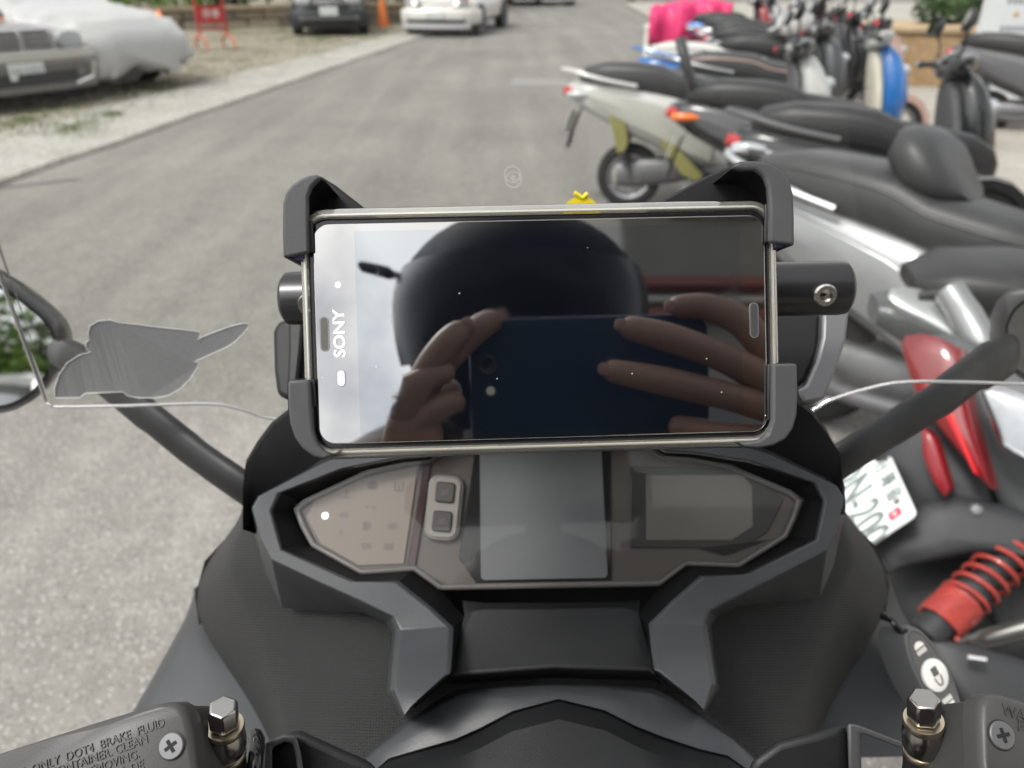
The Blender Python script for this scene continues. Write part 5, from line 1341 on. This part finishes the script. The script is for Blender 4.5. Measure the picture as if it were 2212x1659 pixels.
bm = bmesh.new(); lathe(bm, [(La * .31, .0012), (La * .31, .0030), (La * .29, .0034), (0, .0034)], pO.mat() @ Vector((La * .02, 0, 0)), pO.n, 30); wb_ = fin('round_button', bm, M_SWW, sw)
bm = bmesh.new(); rplate(bm, pO.mat(), La * .17, La * .16, La * .01, .0034, .0037, c=(-La * .06, 0)); fin('square_mark', bm, mat('mark_dark', (.09, .088, .085), .5), wb_)
bm = bmesh.new(); tube(bm, [pO.mat() @ Vector((La * (.05 + .17 * math.sin(t)), La * .085 * math.cos(t), .0036)) for t in [i * math.pi / 10 for i in range(11)]], La * .016, 6); fin('arc_mark', bm, mat('mark_dark', (.09, .088, .085), .5), wb_)
def lampicon(cx, flip):
    bm = bmesh.new()
    pts = [pO.mat() @ Vector((cx + flip * La * .11 * math.sin(t) , La * .125 * math.cos(t), .0022)) for t in [i * math.pi / 12 for i in range(13)]]
    prism(bm, pts, -pO.n * .0008)
    for q in range(4): rplate(bm, pO.mat(), La * .09, La * .035, La * .008, .0014, .0022, 2, (cx - flip * La * .08, -La * .10 + q * La * .068))
    fin('lamp_icon', bm, M_SWW, sw)
lampicon(-La * .56, -1); lampicon(La * .60, 1)
# cable running from the switch
bm = bmesh.new(); tube(bm, smooth_path([pO.mat() @ Vector((-La * .95, -Lb * .1, 0)), DASH.at(1945, 1362, -.082), DASH.at(1925, 1340, -.084), DASH.at(1905, 1332, -.09)], 5), .002, 8); fin('switch_cable', bm, M_GLOSSB, sw)
# rest of the machine below the view: front body, seat, wheels
bm = bmesh.new()
loft(bm, [sring((0, y, z), (hw, 0, 0), (0, .0, hh), 18, 3) for y, z, hw, hh in ((-.05, .62, .16, .20), (.12, .70, .22, .24), (.3, .74, .25, .24), (.5, .72, .22, .22), (.68, .68, .10, .12))])
fin('front_body', bm, M_MATT, BK)
bm = bmesh.new()
loft(bm, [sring((0, y, z), (hw, 0, 0), (0, .0, hh), 18, 3) for y, z, hw, hh in ((-1.25, .80, .06, .05), (-1.1, .80, .16, .09), (-.75, .78, .19, .10), (-.4, .72, .18, .09), (-.22, .66, .10, .07))])
fin('seat', bm, M_SEAT, BK)
bm = bmesh.new()
loft(bm, [sring((0, y, z), (hw, 0, 0), (0, .0, hh), 18, 3) for y, z, hw, hh in ((-1.3, .66, .06, .07), (-1.0, .58, .18, .14), (-.5, .48, .2, .18), (-.1, .36, .18, .14), (.15, .40, .17, .15))])
fin('rear_body', bm, M_MATT, BK)
for y in (.80, -.74):
    we_ = wheel(BK, (0, y, .29), .29, .12); we_.rotation_euler.z = R(90); we_.matrix_parent_inverse = Matrix.Translation(-Vector(BK.location))
for s in (-1, 1):
    bm = bmesh.new(); tube(bm, [(s * .07, .80, .29), (s * .07, .62, .66)], .025, 10); fin('fork_leg', bm, M_ENG, BK)
# ================================================================ mounted phone
fdir = ray(1055, 790).normalized()
SCR = Plane(CAM + fdir * .245, -fdir, Vector((1, 0, 0)))
tl, tr, br_, bl = (SCR.at(*p) for p in ((666, 479), (1656, 454), (1667, 941), (683, 966)))
pu = ((tr - tl) + (br_ - bl)).normalized()
SCR = Plane((tl + tr + br_ + bl) / 4, -fdir, pu)
PW, PH = ((tr - tl).length + (br_ - bl).length) / 2, ((tl - bl).length + (tr - br_).length) / 2
PM = SCR.mat()
pb_ = PM @ Vector((0, -PH / 2, -.008))
PHN = wempty('smartphone', pb_, 'black glossy smartphone lying sideways in the claw holder, its dark screen reflecting the rider', 'smartphone')
bm = bmesh.new(); rplate(bm, PM, PW + .0012, PH + .0012, .0062, -.0075, -.0002, 8); fin('phone_body', bm, M_GLOSSB, PHN, bev=.0008)
def mirror_glass(name, tint, base, fac):
    m = bpy.data.materials.new(name); m.use_nodes = True; MATS[name] = m
    nt = m.node_tree; n = nt.nodes; l = nt.links; n.clear()
    o = n.new('ShaderNodeOutputMaterial')
    d = n.new('ShaderNodeBsdfDiffuse'); d.inputs[0].default_value = (*base, 1)
    g = n.new('ShaderNodeBsdfGlossy'); g.inputs[0].default_value = (*tint, 1)
    tc = n.new('ShaderNodeTexCoord'); nz = n.new('ShaderNodeTexNoise'); nz.inputs['Scale'].default_value = 60; nz.inputs['Detail'].default_value = 10; nz.inputs['Roughness'].default_value = .7
    l.new(tc.outputs['Object'], nz.inputs['Vector'])
    mr = n.new('ShaderNodeMapRange'); mr.inputs['From Min'].default_value = .45; mr.inputs['From Max'].default_value = .8; mr.inputs['To Min'].default_value = .006; mr.inputs['To Max'].default_value = .09
    l.new(nz.outputs['Fac'], mr.inputs[0]); l.new(mr.outputs[0], g.inputs['Roughness'])
    # dust specks lying on the glass
    vo = n.new('ShaderNodeTexVoronoi'); vo.inputs['Scale'].default_value = 420
    l.new(tc.outputs['Object'], vo.inputs['Vector'])
    sc = n.new('ShaderNodeSeparateColor'); l.new(vo.outputs['Color'], sc.inputs[0])
    lt = n.new('ShaderNodeMath'); lt.operation = 'LESS_THAN'; lt.inputs[1].default_value = .05; l.new(sc.outputs['Red'], lt.inputs[0])
    l2 = n.new('ShaderNodeMath'); l2.operation = 'LESS_THAN'; l2.inputs[1].default_value = .09; l.new(vo.outputs['Distance'], l2.inputs[0])
    ml = n.new('ShaderNodeMath'); ml.operation = 'MULTIPLY'; l.new(lt.outputs[0], ml.inputs[0]); l.new(l2.outputs[0], ml.inputs[1])
    m1 = n.new('ShaderNodeMixShader'); m1.inputs[0].default_value = fac
    l.new(d.outputs[0], m1.inputs[1]); l.new(g.outputs[0], m1.inputs[2])
    dd = n.new('ShaderNodeBsdfDiffuse'); dd.inputs[0].default_value = (.6, .6, .58, 1)
    m2 = n.new('ShaderNodeMixShader'); l.new(ml.outputs[0], m2.inputs[0]); l.new(m1.outputs[0], m2.inputs[1]); l.new(dd.outputs[0], m2.inputs[2])
    l.new(m2.outputs[0], o.inputs['Surface'])
    return m
bm = bmesh.new(); rplate(bm, PM, PW - .0022, PH - .0022, .0052, -.0002, .0006, 8)
gl = fin('front_glass', bm, mirror_glass('phone_glass', (1, .99, .97), (.004, .004, .004), .46), PHN, bev=.0004)
# screen area, slightly bluer than its border
sx0, sx1 = (SCR.at(772, 700) - SCR.o).dot(SCR.u), (SCR.at(1600, 690) - SCR.o).dot(SCR.u)
bm = bmesh.new(); rplate(bm, PM, sx1 - sx0, PH - .0075, .0003, .0006, .00075, 2, ((sx0 + sx1) / 2, 0))
fin('display', bm, mirror_glass('phone_display', (.93, .97, 1.0), (.003, .004, .006), .43), PHN)
def on_phone(x, y, k=0): 
    v = SCR.at(x, y) - SCR.o
    return (v.dot(SCR.u), v.dot(SCR.v))
for nm, x, y, w_, h_2, col in (('earpiece', 702, 722, .0021, .0103, (.085, .08, .07)), ('speaker_slot', 1627, 692, .0021, .0105, (.03, .03, .03))):
    bm = bmesh.new(); rplate(bm, PM, w_ + .0008, h_2 + .0008, (w_ + .0008) / 2.01, .0005, .0009, 6, on_phone(x, y)); rim_ = fin(nm + '_rim', bm, mat('slot_rim', (.25, .25, .25), .15, metal=.6), PHN)
    bm = bmesh.new(); rplate(bm, PM, w_, h_2, w_ / 2.01, .0009, .0010, 6, on_phone(x, y)); fin(nm, bm, mat(nm + '_mesh', col, .7, var=.3, nscale=800), rim_)
bm = bmesh.new(); rplate(bm, PM, .0030, .0056, .0015, .0006, .0008, 6, on_phone(738, 817)); so_ = fin('front_sensor', bm, mat('sensor_rim', (.30, .26, .33), .2), PHN)
bm = bmesh.new(); rplate(bm, PM, .0023, .0049, .00115, .0008, .00095, 6, on_phone(738, 817)); fin('sensor_window', bm, mat('sensor_face', (.62, .64, .70), .15), so_)
bm = bmesh.new(); x, y = on_phone(731, 616); lathe(bm, [(.0010, .0006), (.0010, .0008)], PM @ Vector((x, y, 0)), SCR.n, 18); fin('front_camera', bm, mat('cam_dot', (.82, .86, .9), .2), PHN)
x, y = on_phone(735, 721)
lg = text_ob('maker_lettering', 'SONY', .0050, PM @ Matrix.Translation((x, y, .0009)) @ Matrix.Rotation(R(90), 4, 'Z'), mat('logo_silver', (.92, .92, .92), .3), PHN, .0001, 'CENTER', .00012, 0, 1.12)
# clear case
M_CASE = clear_mat('clear_tpu', (.88, .86, .80), .17, .16, .12, (.86, .84, .77))
bm = bmesh.new()
R0 = rrect(PW + .0008, PH + .0008, .0060, 8); R1 = rrect(PW + .0052, PH + .0062, .0078, 8); R2 = rrect(PW + .0062, PH + .0078, .008, 8)
loft(bm, [[PM @ Vector((a, b_, z)) for a, b_ in r] for r, z in ((R0, -.0070), (R0, .0002), (rrect(PW + .0022, PH + .0024, .0066, 8), .0012), (R1, .0002), (R2, -.0015), (R2, -.0085), (R0, -.0096), (R0, -.0076))], True, False)
fin('clear_case', bm, M_CASE, PHN, ang=40)
bm = bmesh.new(); tube(bm, [PM @ Vector((a, b_, -.0003)) for a, b_ in rrect(PW + .0030, PH + .0032, .0070, 8)] + [PM @ Vector((*rrect(PW + .0030, PH + .0032, .0070, 8)[0], -.0003))], .0005, 6); fin('case_lip', bm, mat('case_edge_bright', (.72, .71, .66), .12, spec=.9), PHN, ang=80)
bm = bmesh.new()
for x0, x1, yy in ((690, 800, 971), (976, 1076, 963), (1260, 1590, 951)):
    a = SCR.at(x0, yy, -.002); b_ = SCR.at(x1, yy - (x1 - x0) * .024, -.002); tube(bm, [a, b_], .0011, 8)
co_ = fin('case_cutout_rib', bm, mat('yellowed_case', (.62, .55, .38), .25, spec=.8), PHN)
# ================================================================ claw holder
HD = wempty('phone_holder', SCR.o - SCR.n * .03, 'black four claw phone holder clamped on the scooter crossbar', 'phone holder')
M_HLD = mat('holder_black', (.013, .0133, .0142), .42, var=.10, nscale=90, bump=.12, bscale=2400, spec=.25)
M_HLDP = mat('holder_lip', (.055, .056, .058), .45, var=.10, nscale=120, bump=.12, bscale=2600, spec=.3)
M_PAD = mat('purple_rubber', (.045, .042, .12), .5, var=.15, nscale=60)
claws = [
    ([(612, 556), (610, 500), (611, 440), (618, 415), (630, 400), (650, 386), (668, 379), (685, 377), (692, 384), (684, 390), (672, 402), (664, 422), (664, 475), (666, 545)], (612, 440), [(690, 378), (725, 400), (802, 460), (900, 530), (760, 600), (640, 560), (640, 420)]),
    ([(1716, 529), (1716, 470), (1714, 420), (1706, 388), (1688, 364), (1660, 351), (1630, 347), (1598, 348), (1582, 360), (1600, 366), (1634, 366), (1652, 380), (1660, 402), (1663, 440), (1664, 523)], (1714, 420), [(1598, 348), (1560, 366), (1530, 378), (1408, 443), (1340, 520), (1500, 600), (1690, 540), (1690, 420)]),
    ([(621, 822), (622, 880), (626, 915), (636, 945), (652, 968), (676, 986), (700, 993), (716, 984), (700, 975), (684, 958), (676, 930), (672, 880), (668, 820)], (624, 900), [(740, 985), (700, 993), (640, 945), (640, 830), (760, 760), (900, 880)]),
    ([(1722, 786), (1724, 850), (1722, 895), (1714, 925), (1698, 948), (1672, 962), (1640, 968), (1608, 966), (1600, 957), (1640, 952), (1660, 938), (1670, 908), (1670, 786)], (1722, 880), [(1560, 968), (1640, 968), (1700, 930), (1706, 800), (1560, 740), (1420, 880)])]
pcen = SCR.o
for lip, _, arm in claws:
    ce_ = bpy.data.objects.new('claw', None); COL.objects.link(ce_); ce_.parent = HD; ce_.matrix_parent_inverse = Matrix.Translation(-Vector(HD.location)); ce_.empty_display_size = .01
    f = [SCR.at(x, y, .0048) for x, y in lip]
    bm = bmesh.new()
    cl_ = sum(f, Vector()) / len(f)
    fi = [p + (cl_ - p) * .06 for p in f]
    prism(bm, f, -SCR.n * .0032)
    fin('claw_lip', bm, M_HLDP, ce_, bev=.0009, seg=3)
    # outer wall running back past the phone
    nout = 10 if len(lip) > 13 else 8
    o_ = [SCR.at(x, y, .0032) for x, y in lip[:8]]
    ins = [p + (pcen - p).normalized() * .0030 for p in o_]
    bm = bmesh.new()
    rings = [[a, b_, b_ - SCR.n * .026, a - SCR.n * .026] for a, b_ in zip(o_, ins)]
    loft(bm, rings)
    fin('claw_wall', bm, M_HLD, ce_, bev=.0005)
    # inner rubber pad with ribs
    ia = ins[0]; ib = ins[2] if len(ins) > 2 else ins[1]
    dirv = (ib - ia); inward = (pcen - ia); inward = (inward - dirv * inward.dot(dirv) / dirv.length_squared).normalized()
    bm = bmesh.new(); nr = 6
    for i in range(nr):
        a = ia + dirv * (.1 + .95 * i / nr) + inward * .0012
        box(bm, a - SCR.n * .0105, (.0034, dirv.length * .95 / nr * .8, .019), Matrix((SCR.u, dirv.normalized(), SCR.n)).transposed())
    bm2 = fin('rubber_pad', bm, M_PAD, ce_, bev=.0004); bm2['kind'] = 'stuff'
    # dark grip tongue reaching over the glass edge
    ax0 = SCR.at(*lip[0], .0016); 
    q = [SCR.at(*lip[-1], .0022), SCR.at(*lip[-2], .0022)]
    inw = (pcen - q[0]).normalized()
    inw = SCR.u * (1 if inw.dot(SCR.u) > 0 else -1)
    bm = bmesh.new(); prism(bm, [q[0] - inw * .001, q[1] - inw * .001, q[1] + inw * .0016, q[0] + inw * .0016], -SCR.n * .0012); fin('grip_tongue', bm, mat('tongue_black', (.01, .01, .012), .5), ce_, bev=.0004)
    bm = bmesh.new(); prism(bm, [SCR.at(x, y, -.0190) for x, y in arm], -SCR.n * .005); fin('arm', bm, M_HLD, ce_, bev=.0008)
bm = bmesh.new(); rplate(bm, SCR.mat(), .062, .046, .006, -.030, -.013); fin('back_plate', bm, M_HLD, HD, bev=.001)
bm = bmesh.new(); tube(bm, [SCR.o - SCR.n * .028, SCR.o - SCR.n * .05 + Vector((0, 0, .004))], [.017, .019], 20); fin('ball_joint', bm, M_HLD, HD)
bm = bmesh.new(); bc = ba + ax * (SCR.o - ba).dot(ax); lathe(bm, [(.0113, -.011), (.0155, -.0105), (.0155, .0105), (.0113, .011)], bc, ax, 28); fin('bar_clamp', bm, M_HLD, HD)
# ================================================================ stickers on the windscreen
def sticker(nm, pts, m, label, off=.0012, th=.0003, densify=2):
    q = []
    for i, p in enumerate(pts):
        nx = pts[(i + 1) % len(pts)]
        for k in range(densify): q.append((p[0] + (nx[0] - p[0]) * k / densify, p[1] + (nx[1] - p[1]) * k / densify))
    f = [on_screen(x, y, off) for x, y in q]
    bm = bmesh.new()
    face = bm.faces.new([bm.verts.new(p) for p in f])
    bmesh.ops.triangulate(bm, faces=[face])
    r = bmesh.ops.extrude_face_region(bm, geom=bm.faces[:])
    vv = [g for g in r['geom'] if isinstance(g, bmesh.types.BMVert)]
    d = ray(q[0][0], q[0][1]).normalized()
    bmesh.ops.translate(bm, verts=vv, vec=d * th)
    o = fin(nm, bm, m, flat=True)
    tag(o, label, 'sticker'); return o
c4 = lambda x, y: (x * .3306, 548.6 + y * .3306)
SP = [(360, 940), (358, 880), (385, 790), (440, 710), (520, 660), (600, 640), (572, 625), (560, 605), (566, 575), (590, 555), (576, 520), (590, 470), (640, 440), (720, 432), (780, 450), (890, 460), (1000, 475), (1090, 485), (1190, 495), (1300, 510), (1308, 530), (1290, 560), (1340, 535), (1420, 505), (1500, 475), (1580, 455), (1625, 455), (1620, 485), (1590, 520), (1540, 570), (1480, 610), (1400, 645), (1300, 690), (1270, 705), (1300, 710), (1285, 750), (1240, 820), (1180, 880), (1100, 925), (1010, 942), (900, 940), (830, 925), (805, 900), (700, 905), (560, 910), (520, 940)]
M_STK = mat('sticker_back', (.24, .243, .248), .5, metal=.15, var=.2, nscale=800)
sk_ = sticker('sticker', [c4(*p) for p in SP], M_STK, 'blank grey back of a die cut sticker on the left of the windscreen')
bm = bmesh.new(); ep = [on_screen(*c4(*p), .0014) for p in SP]; tube(bm, ep + [ep[0]], .00022, 6); fin('sticker_edge', bm, mat('sticker_rim', (.62, .62, .60), .4), sk_, ang=80)
M_STKY = mat('sticker_yellow', (.72, .58, .02), .4, var=.05)
yp = []
for i in range(24):
    a = 2 * math.pi * i / 24; yp.append((1256 + 40 * math.cos(a), 462 + 38 * math.sin(a)))
yp = [p for p in yp]
ye = sticker('sticker', yp, M_STKY, 'round yellow sticker with a small tuft peeking above the phone', densify=1)
for (x0, y0, x1, y1) in ((1258, 428, 1241, 416), (1258, 428, 1270, 418)):
    bm = bmesh.new(); tube(bm, [on_screen(x0, y0), on_screen((x0 + x1) / 2, (y0 + y1) / 2), on_screen(x1, y1)], [.0009, .0011, .0012], 8); fin('tuft', bm, M_STKY, ye)
me_ = bpy.data.objects.new('moulded_mark', None)
M_MARK = clear_mat('etched_mark', (.97, .97, .97), .25, .05, .3, (.8, .8, .78))
bm = bmesh.new()
def flat_ring(bm, cx, cy, r0, r1, n=28):
    rows = [[on_screen(cx + rr * math.cos(2 * math.pi * i / n), cy + rr * math.sin(2 * math.pi * i / n), .0004) for i in range(n + 1)] for rr in (r0, r1)]
    grid(bm, rows)
flat_ring(bm, 1107, 376, 15.5, 19); fin('moulded_mark', bm, M_MARK, ws, flat=True)
bm = bmesh.new(); flat_ring(bm, 1109, 388, 15, 18.5); fin('moulded_mark', bm, M_MARK, ws, flat=True)
bm = bmesh.new(); flat_ring(bm, 1108, 384, 2, 6); fin('moulded_mark', bm, M_MARK, ws, flat=True)
bpy.data.objects.remove(me_)
# ================================================================ the rider who takes the picture (seen in the phone glass)
def MR(x, y, d):                          # where a thing stands whose mirror image is at this pixel and distance
    q = P(x, y, d); return q - SCR.n * (2 * (q - SCR.o).dot(SCR.n))
RD = wempty('person', (0, -.45, 0), 'helmeted person in a dark jacket holding up a blue phone, mirrored in the glass', 'person')
H = MR(1122, 672, .82)
def skin(nm, verts, edges, m, root=0, lv=2, parent=RD):
    me = bpy.data.meshes.new(nm); me.from_pydata([tuple(v[0]) for v in verts], edges, [])
    o = add_ob(nm, me, m, parent)
    sk = o.modifiers.new('skin', 'SKIN')
    for i, v in enumerate(verts):
        r = v[1] if isinstance(v[1], tuple) else (v[1], v[1])
        me.skin_vertices[0].data[i].radius = r
        me.skin_vertices[0].data[i].use_root = (i == root)
    sk.use_smooth_shade = True
    s = o.modifiers.new('sub', 'SUBSURF'); s.levels = lv; s.render_levels = lv
    return o
neck = H + Vector((0, -.05, -.19)); chest = neck + Vector((0, -.07, -.20)); belly = Vector((.02, -.42, 1.05)); pel = Vector((.02, -.46, .86))
wR, wL = MR(1800, 960, .47), MR(880, 1030, .47)
V = [(pel, (.15, .12)), (belly, (.14, .11)), (chest, (.17, .12)), (neck, (.06, .06)), (H + Vector((0, 0, -.06)), (.07, .07))]
Ed = [(0, 1), (1, 2), (2, 3), (3, 4)]
for s, wr_ in ((1, wR), (-1, wL)):
    sh_ = MR(1430, 950, .95) if s > 0 else MR(930, 940, .95); el = Vector((s * .36 + .04, -.16, 1.16))
    b0 = len(V); V += [(sh_, (.075, .075)), (el, (.055, .055)), (wr_ + (el - wr_).normalized() * .03, (.036, .036))]; Ed += [(2, b0), (b0, b0 + 1), (b0 + 1, b0 + 2)]
    hip = pel + Vector((s * .11, .02, -.02)); kn = Vector((s * .27, -.06, .74)); an = Vector((s * .33, -.22, .12)); toe = Vector((s * .35, -.04, .05))
    b0 = len(V); V += [(hip, (.10, .10)), (kn, (.075, .075)), (an, (.05, .05)), (toe, (.045, .04))]; Ed += [(0, b0), (b0, b0 + 1), (b0 + 1, b0 + 2), (b0 + 2, b0 + 3)]
skin('body', V, Ed, mat('dark_jacket', (.022, .014, .015), .7, var=.3, nscale=14, bump=.4, bscale=60))
M_SKIN = mat('skin', (.17, .095, .07), .5, var=.12, nscale=60, bump=.15, bscale=500)
def hand(chains, palm, wrist):
    V = [(palm[0], palm[1]), (wrist, (.024, .018))]; Ed = [(0, 1)]
    for ch in chains:
        prev = 0
        for p, r in ch:
            V.append((p, (r, r))); Ed.append((prev, len(V) - 1)); prev = len(V) - 1
    return skin('hand', V, Ed, M_SKIN)
hr_ = hand([[(MR(1690, 800, .475), .0108), (MR(1600, 690, .480), .0104), (MR(1520, 660, .485), .0090), (MR(1440, 664, .488), .0075)],
            [(MR(1680, 835, .468), .0112), (MR(1560, 770, .466), .0094), (MR(1440, 728, .468), .0098), (MR(1335, 702, .474), .0075)],
            [(MR(1690, 890, .466), .0102), (MR(1570, 855, .464), .0092), (MR(1430, 822, .466), .0096), (MR(1300, 797, .474), .0074)],
            [(MR(1710, 950, .468), .0095), (MR(1610, 945, .466), .0086), (MR(1520, 930, .468), .0080), (MR(1440, 915, .474), .0066)],
            [(MR(1740, 860, .492), .012), (MR(1660, 820, .508), .0105), (MR(1590, 800, .512), .009)]],
           (MR(1765, 890, .474), (.026, .016)), wR)
hl_ = hand([[(MR(890, 850, .470), .0108), (MR(925, 790, .468), .0092), (MR(970, 735, .470), .0096), (MR(1012, 698, .476), .0074)],
            [(MR(915, 830, .480), .0105), (MR(985, 755, .482), .0092), (MR(1040, 702, .484), .0094), (MR(1085, 682, .487), .0072)],
            [(MR(885, 890, .466), .0108), (MR(900, 830, .462), .0098), (MR(940, 805, .468), .0090), (MR(985, 800, .474), .0075)],
            [(MR(890, 930, .466), .0100), (MR(925, 890, .463), .0088), (MR(965, 870, .468), .0086), (MR(1005, 865, .476), .0068)],
            [(MR(900, 900, .495), .0115), (MR(950, 850, .508), .0100), (MR(1000, 835, .512), .0088)]],
           (MR(885, 940, .474), (.026, .016)), wL)
M_NAIL = mat('finger_nail', (.22, .13, .11), .3, var=.1)
for (x0, y0), (x1, y1), d_, hd_ in (((1440, 728), (1335, 702), .474, hr_), ((1430, 822), (1300, 797), .474, hr_), ((1520, 660), (1440, 664), .488, hr_), ((970, 735), (1012, 698), .476, hl_), ((1040, 702), (1085, 682), .487, hl_)):
    a, b_ = MR(x0, y0, d_), MR(x1, y1, d_); dv = (b_ - a).normalized(); dv = (dv - SCR.n * dv.dot(SCR.n)).normalized()
    c = b_ - SCR.n * .0066 - dv * .002; sv = SCR.n.cross(dv)
    bm = bmesh.new(); loft(bm, [sring(c + SCR.n * z, dv * .0052 * k, sv * .0040 * k, 16, 2.6) for z, k in ((.003, 1.0), (.0008, 1.0), (0, .8), (-.0002, .3))]); fin('nail', bm, M_NAIL, hd_)
# helmet
HM = bpy.data.objects.new('helmet', None); COL.objects.link(HM); HM.parent = RD; HM.matrix_parent_inverse = Matrix.Translation(-Vector(RD.location)); HM.empty_display_size = .05
fwd = (SCR.o - H); fwd = Vector((0, fwd.y, fwd.z * .75)).normalized(); rt = Vector((1, 0, 0)); upv2 = rt.cross(fwd).normalized()
HF = Matrix(((rt.x, fwd.x, upv2.x, H.x), (rt.y, fwd.y, upv2.y, H.y), (rt.z, fwd.z, upv2.z, H.z), (0, 0, 0, 1)))
M_HELM = mat('helmet_navy', (.004, .005, .010), .7, var=.2, spec=.08)
bm = bmesh.new(); bmesh.ops.create_uvsphere(bm, u_segments=36, v_segments=24, radius=1)
for v in bm.verts:
    x, y, z = v.co
    kz = .103 if z > 0 else .145
    v.co = HF @ Vector((x * (.130 - .012 * max(0, -z)), y * .155 + (.012 if z < -.2 and y > 0 else 0), z * kz))
fin('helmet_shell', bm, M_HELM, HM, ang=70)
bm = bmesh.new(); rows = []
for i in range(9):
    z = -.06 + .10 * i / 8
    rows.append([HF @ Vector((.1335 * math.sin(a) * math.sqrt(1 - (z / .107) ** 2 * (1 if z > 0 else .4)), .1585 * math.cos(a) * math.sqrt(1 - (z / .107) ** 2 * (1 if z > 0 else .4)), z)) for a in [R(-78 + 156 * j / 24) for j in range(25)]])
grid(bm, rows); vz = fin('visor', bm, mat('dark_visor', (.003, .004, .007), .25, spec=.12), HM, ang=80)
bm = bmesh.new(); box(bm, HF @ Vector((0, .085, .085)), (.05, .02, .018), HF.to_3x3()); fin('vent', bm, mat('vent_grey', (.15, .16, .18), .4), HM, bev=.004)
bm = bmesh.new(); loft(bm, [sring(MR(x, y, .84), SCR.v * r_, SCR.n * .008, 14, 2.6) for x, y, r_ in ((776, 574, .003), (782, 576, .006), (812, 583, .0065), (840, 590, .007), (852, 594, .004), (880, 600, .003))]); fin('intercom', bm, M_BLKP, HM)
# the blue phone in the rider's hands (lens at the camera)
PM2 = Plane(CAM + SCR.n * .0030, -SCR.n, -SCR.u)
cA, cB = MR(1012, 690, .4965), MR(1536, 952, .4965)
pc = (cA + cB) / 2
off = pc - CAM
c2 = CAM + SCR.u * off.dot(SCR.u) + SCR.v * off.dot(SCR.v) + SCR.n * .0035
w2, h2_ = abs((cB - cA).dot(SCR.u)), abs((cB - cA).dot(SCR.v))
PF2 = Plane(c2, -SCR.n, SCR.u)
TP = wempty('smartphone', c2 - SCR.v * h2_ / 2, 'blue cased smartphone held up by the rider, seen mirrored in the mounted phone', 'smartphone')
bm = bmesh.new(); rplate(bm, PF2.mat(), w2, h2_, .010, -.009, 0, 8); fin('phone_case', bm, mat('blue_case', (.004, .016, .042), .35, var=.06), TP, bev=.0015, seg=3)
bm = bmesh.new(); lathe(bm, [(.0065, 0), (.0065, .0008), (.0050, .0012), (.0036, .0006), (0, .0005)], CAM + SCR.n * .0034, -SCR.n, 24); fin('camera_lens', bm, M_GLOSSB, TP)
bm = bmesh.new(); lathe(bm, [(.0028, 0), (.0028, .0008), (0, .001)], CAM + SCR.n * .0034 - SCR.v * .016 + SCR.u * .001, -SCR.n, 18); fin('flash', bm, mat('flash_white', (.75, .72, .62), .3), TP)
# ================================================================ behind the rider: building on the pavement side, tree, parked things (seen in the mirrors and the glass)
BD = wempty('apartment_building', (7, -9.2, .1), 'grey beige apartment facade with dark red ledges behind the rider', 'building')
bm = bmesh.new(); box(bm, (7.4, -12.2, 6.0), (10.0, 6.0, 12.0)); fin('wall', bm, mat('facade_plaster', (.13, .125, .112), .85, var=.15, nscale=2, bump=.3, bscale=40), BD)
for z in (3.4, 6.9, 7.45):
    bm = bmesh.new(); box(bm, (7.4, -9.1, z), (10.1, .22, .16)); fin('ledge', bm, mat('ledge_red', (.13, .035, .028), .6, var=.15), BD, bev=.01)
for zi, z in enumerate((1.9, 5.1, 9.4)):
    for i in range(4):
        x = 3.9 + i * 2.4
        bm = bmesh.new(); box(bm, (x, -9.17, z), (1.4, .10, 1.35)); w_ = fin('window', bm, mat('window_frame', (.10, .10, .105), .5), BD)
        bm = bmesh.new(); box(bm, (x, -9.115, z), (1.26, .03, 1.2)); fin('pane', bm, M_DKGLASS, w_)
bm = bmesh.new(); tube(bm, [(2.5, -9.1, 7.18), (12.3, -9.1, 7.18)], .06, 10); fin('pipe', bm, mat('pipe_grey', (.3, .3, .29), .5), BD)
hedge('hedge', 'green roadside hedge behind the rider, seen in the left mirror', [((-5.2 + i * 1.1, -11.5 + .3 * i, 1.5), (.9, .8, 1.4)) for i in range(5)], M_LEAFB, 1500, .10)
tree((-5.2, -9.5, 0), 4.2, 2.2, 'leafy green tree behind the rider on the verge side, seen in the left mirror', M_LEAFB, 5200, .12)
tree((-6.5, -14, 0), 7, 3.2, 'dark leafy tree further behind the rider, seen in the left mirror', M_LEAF, 4200, .16)
car('parked_car', 'white sedan parked behind the rider, seen in the left mirror', Vector((-2.5, -6.2, 0)), 84, M_WHITEP, 'sedan', 'cars in the parking bay')
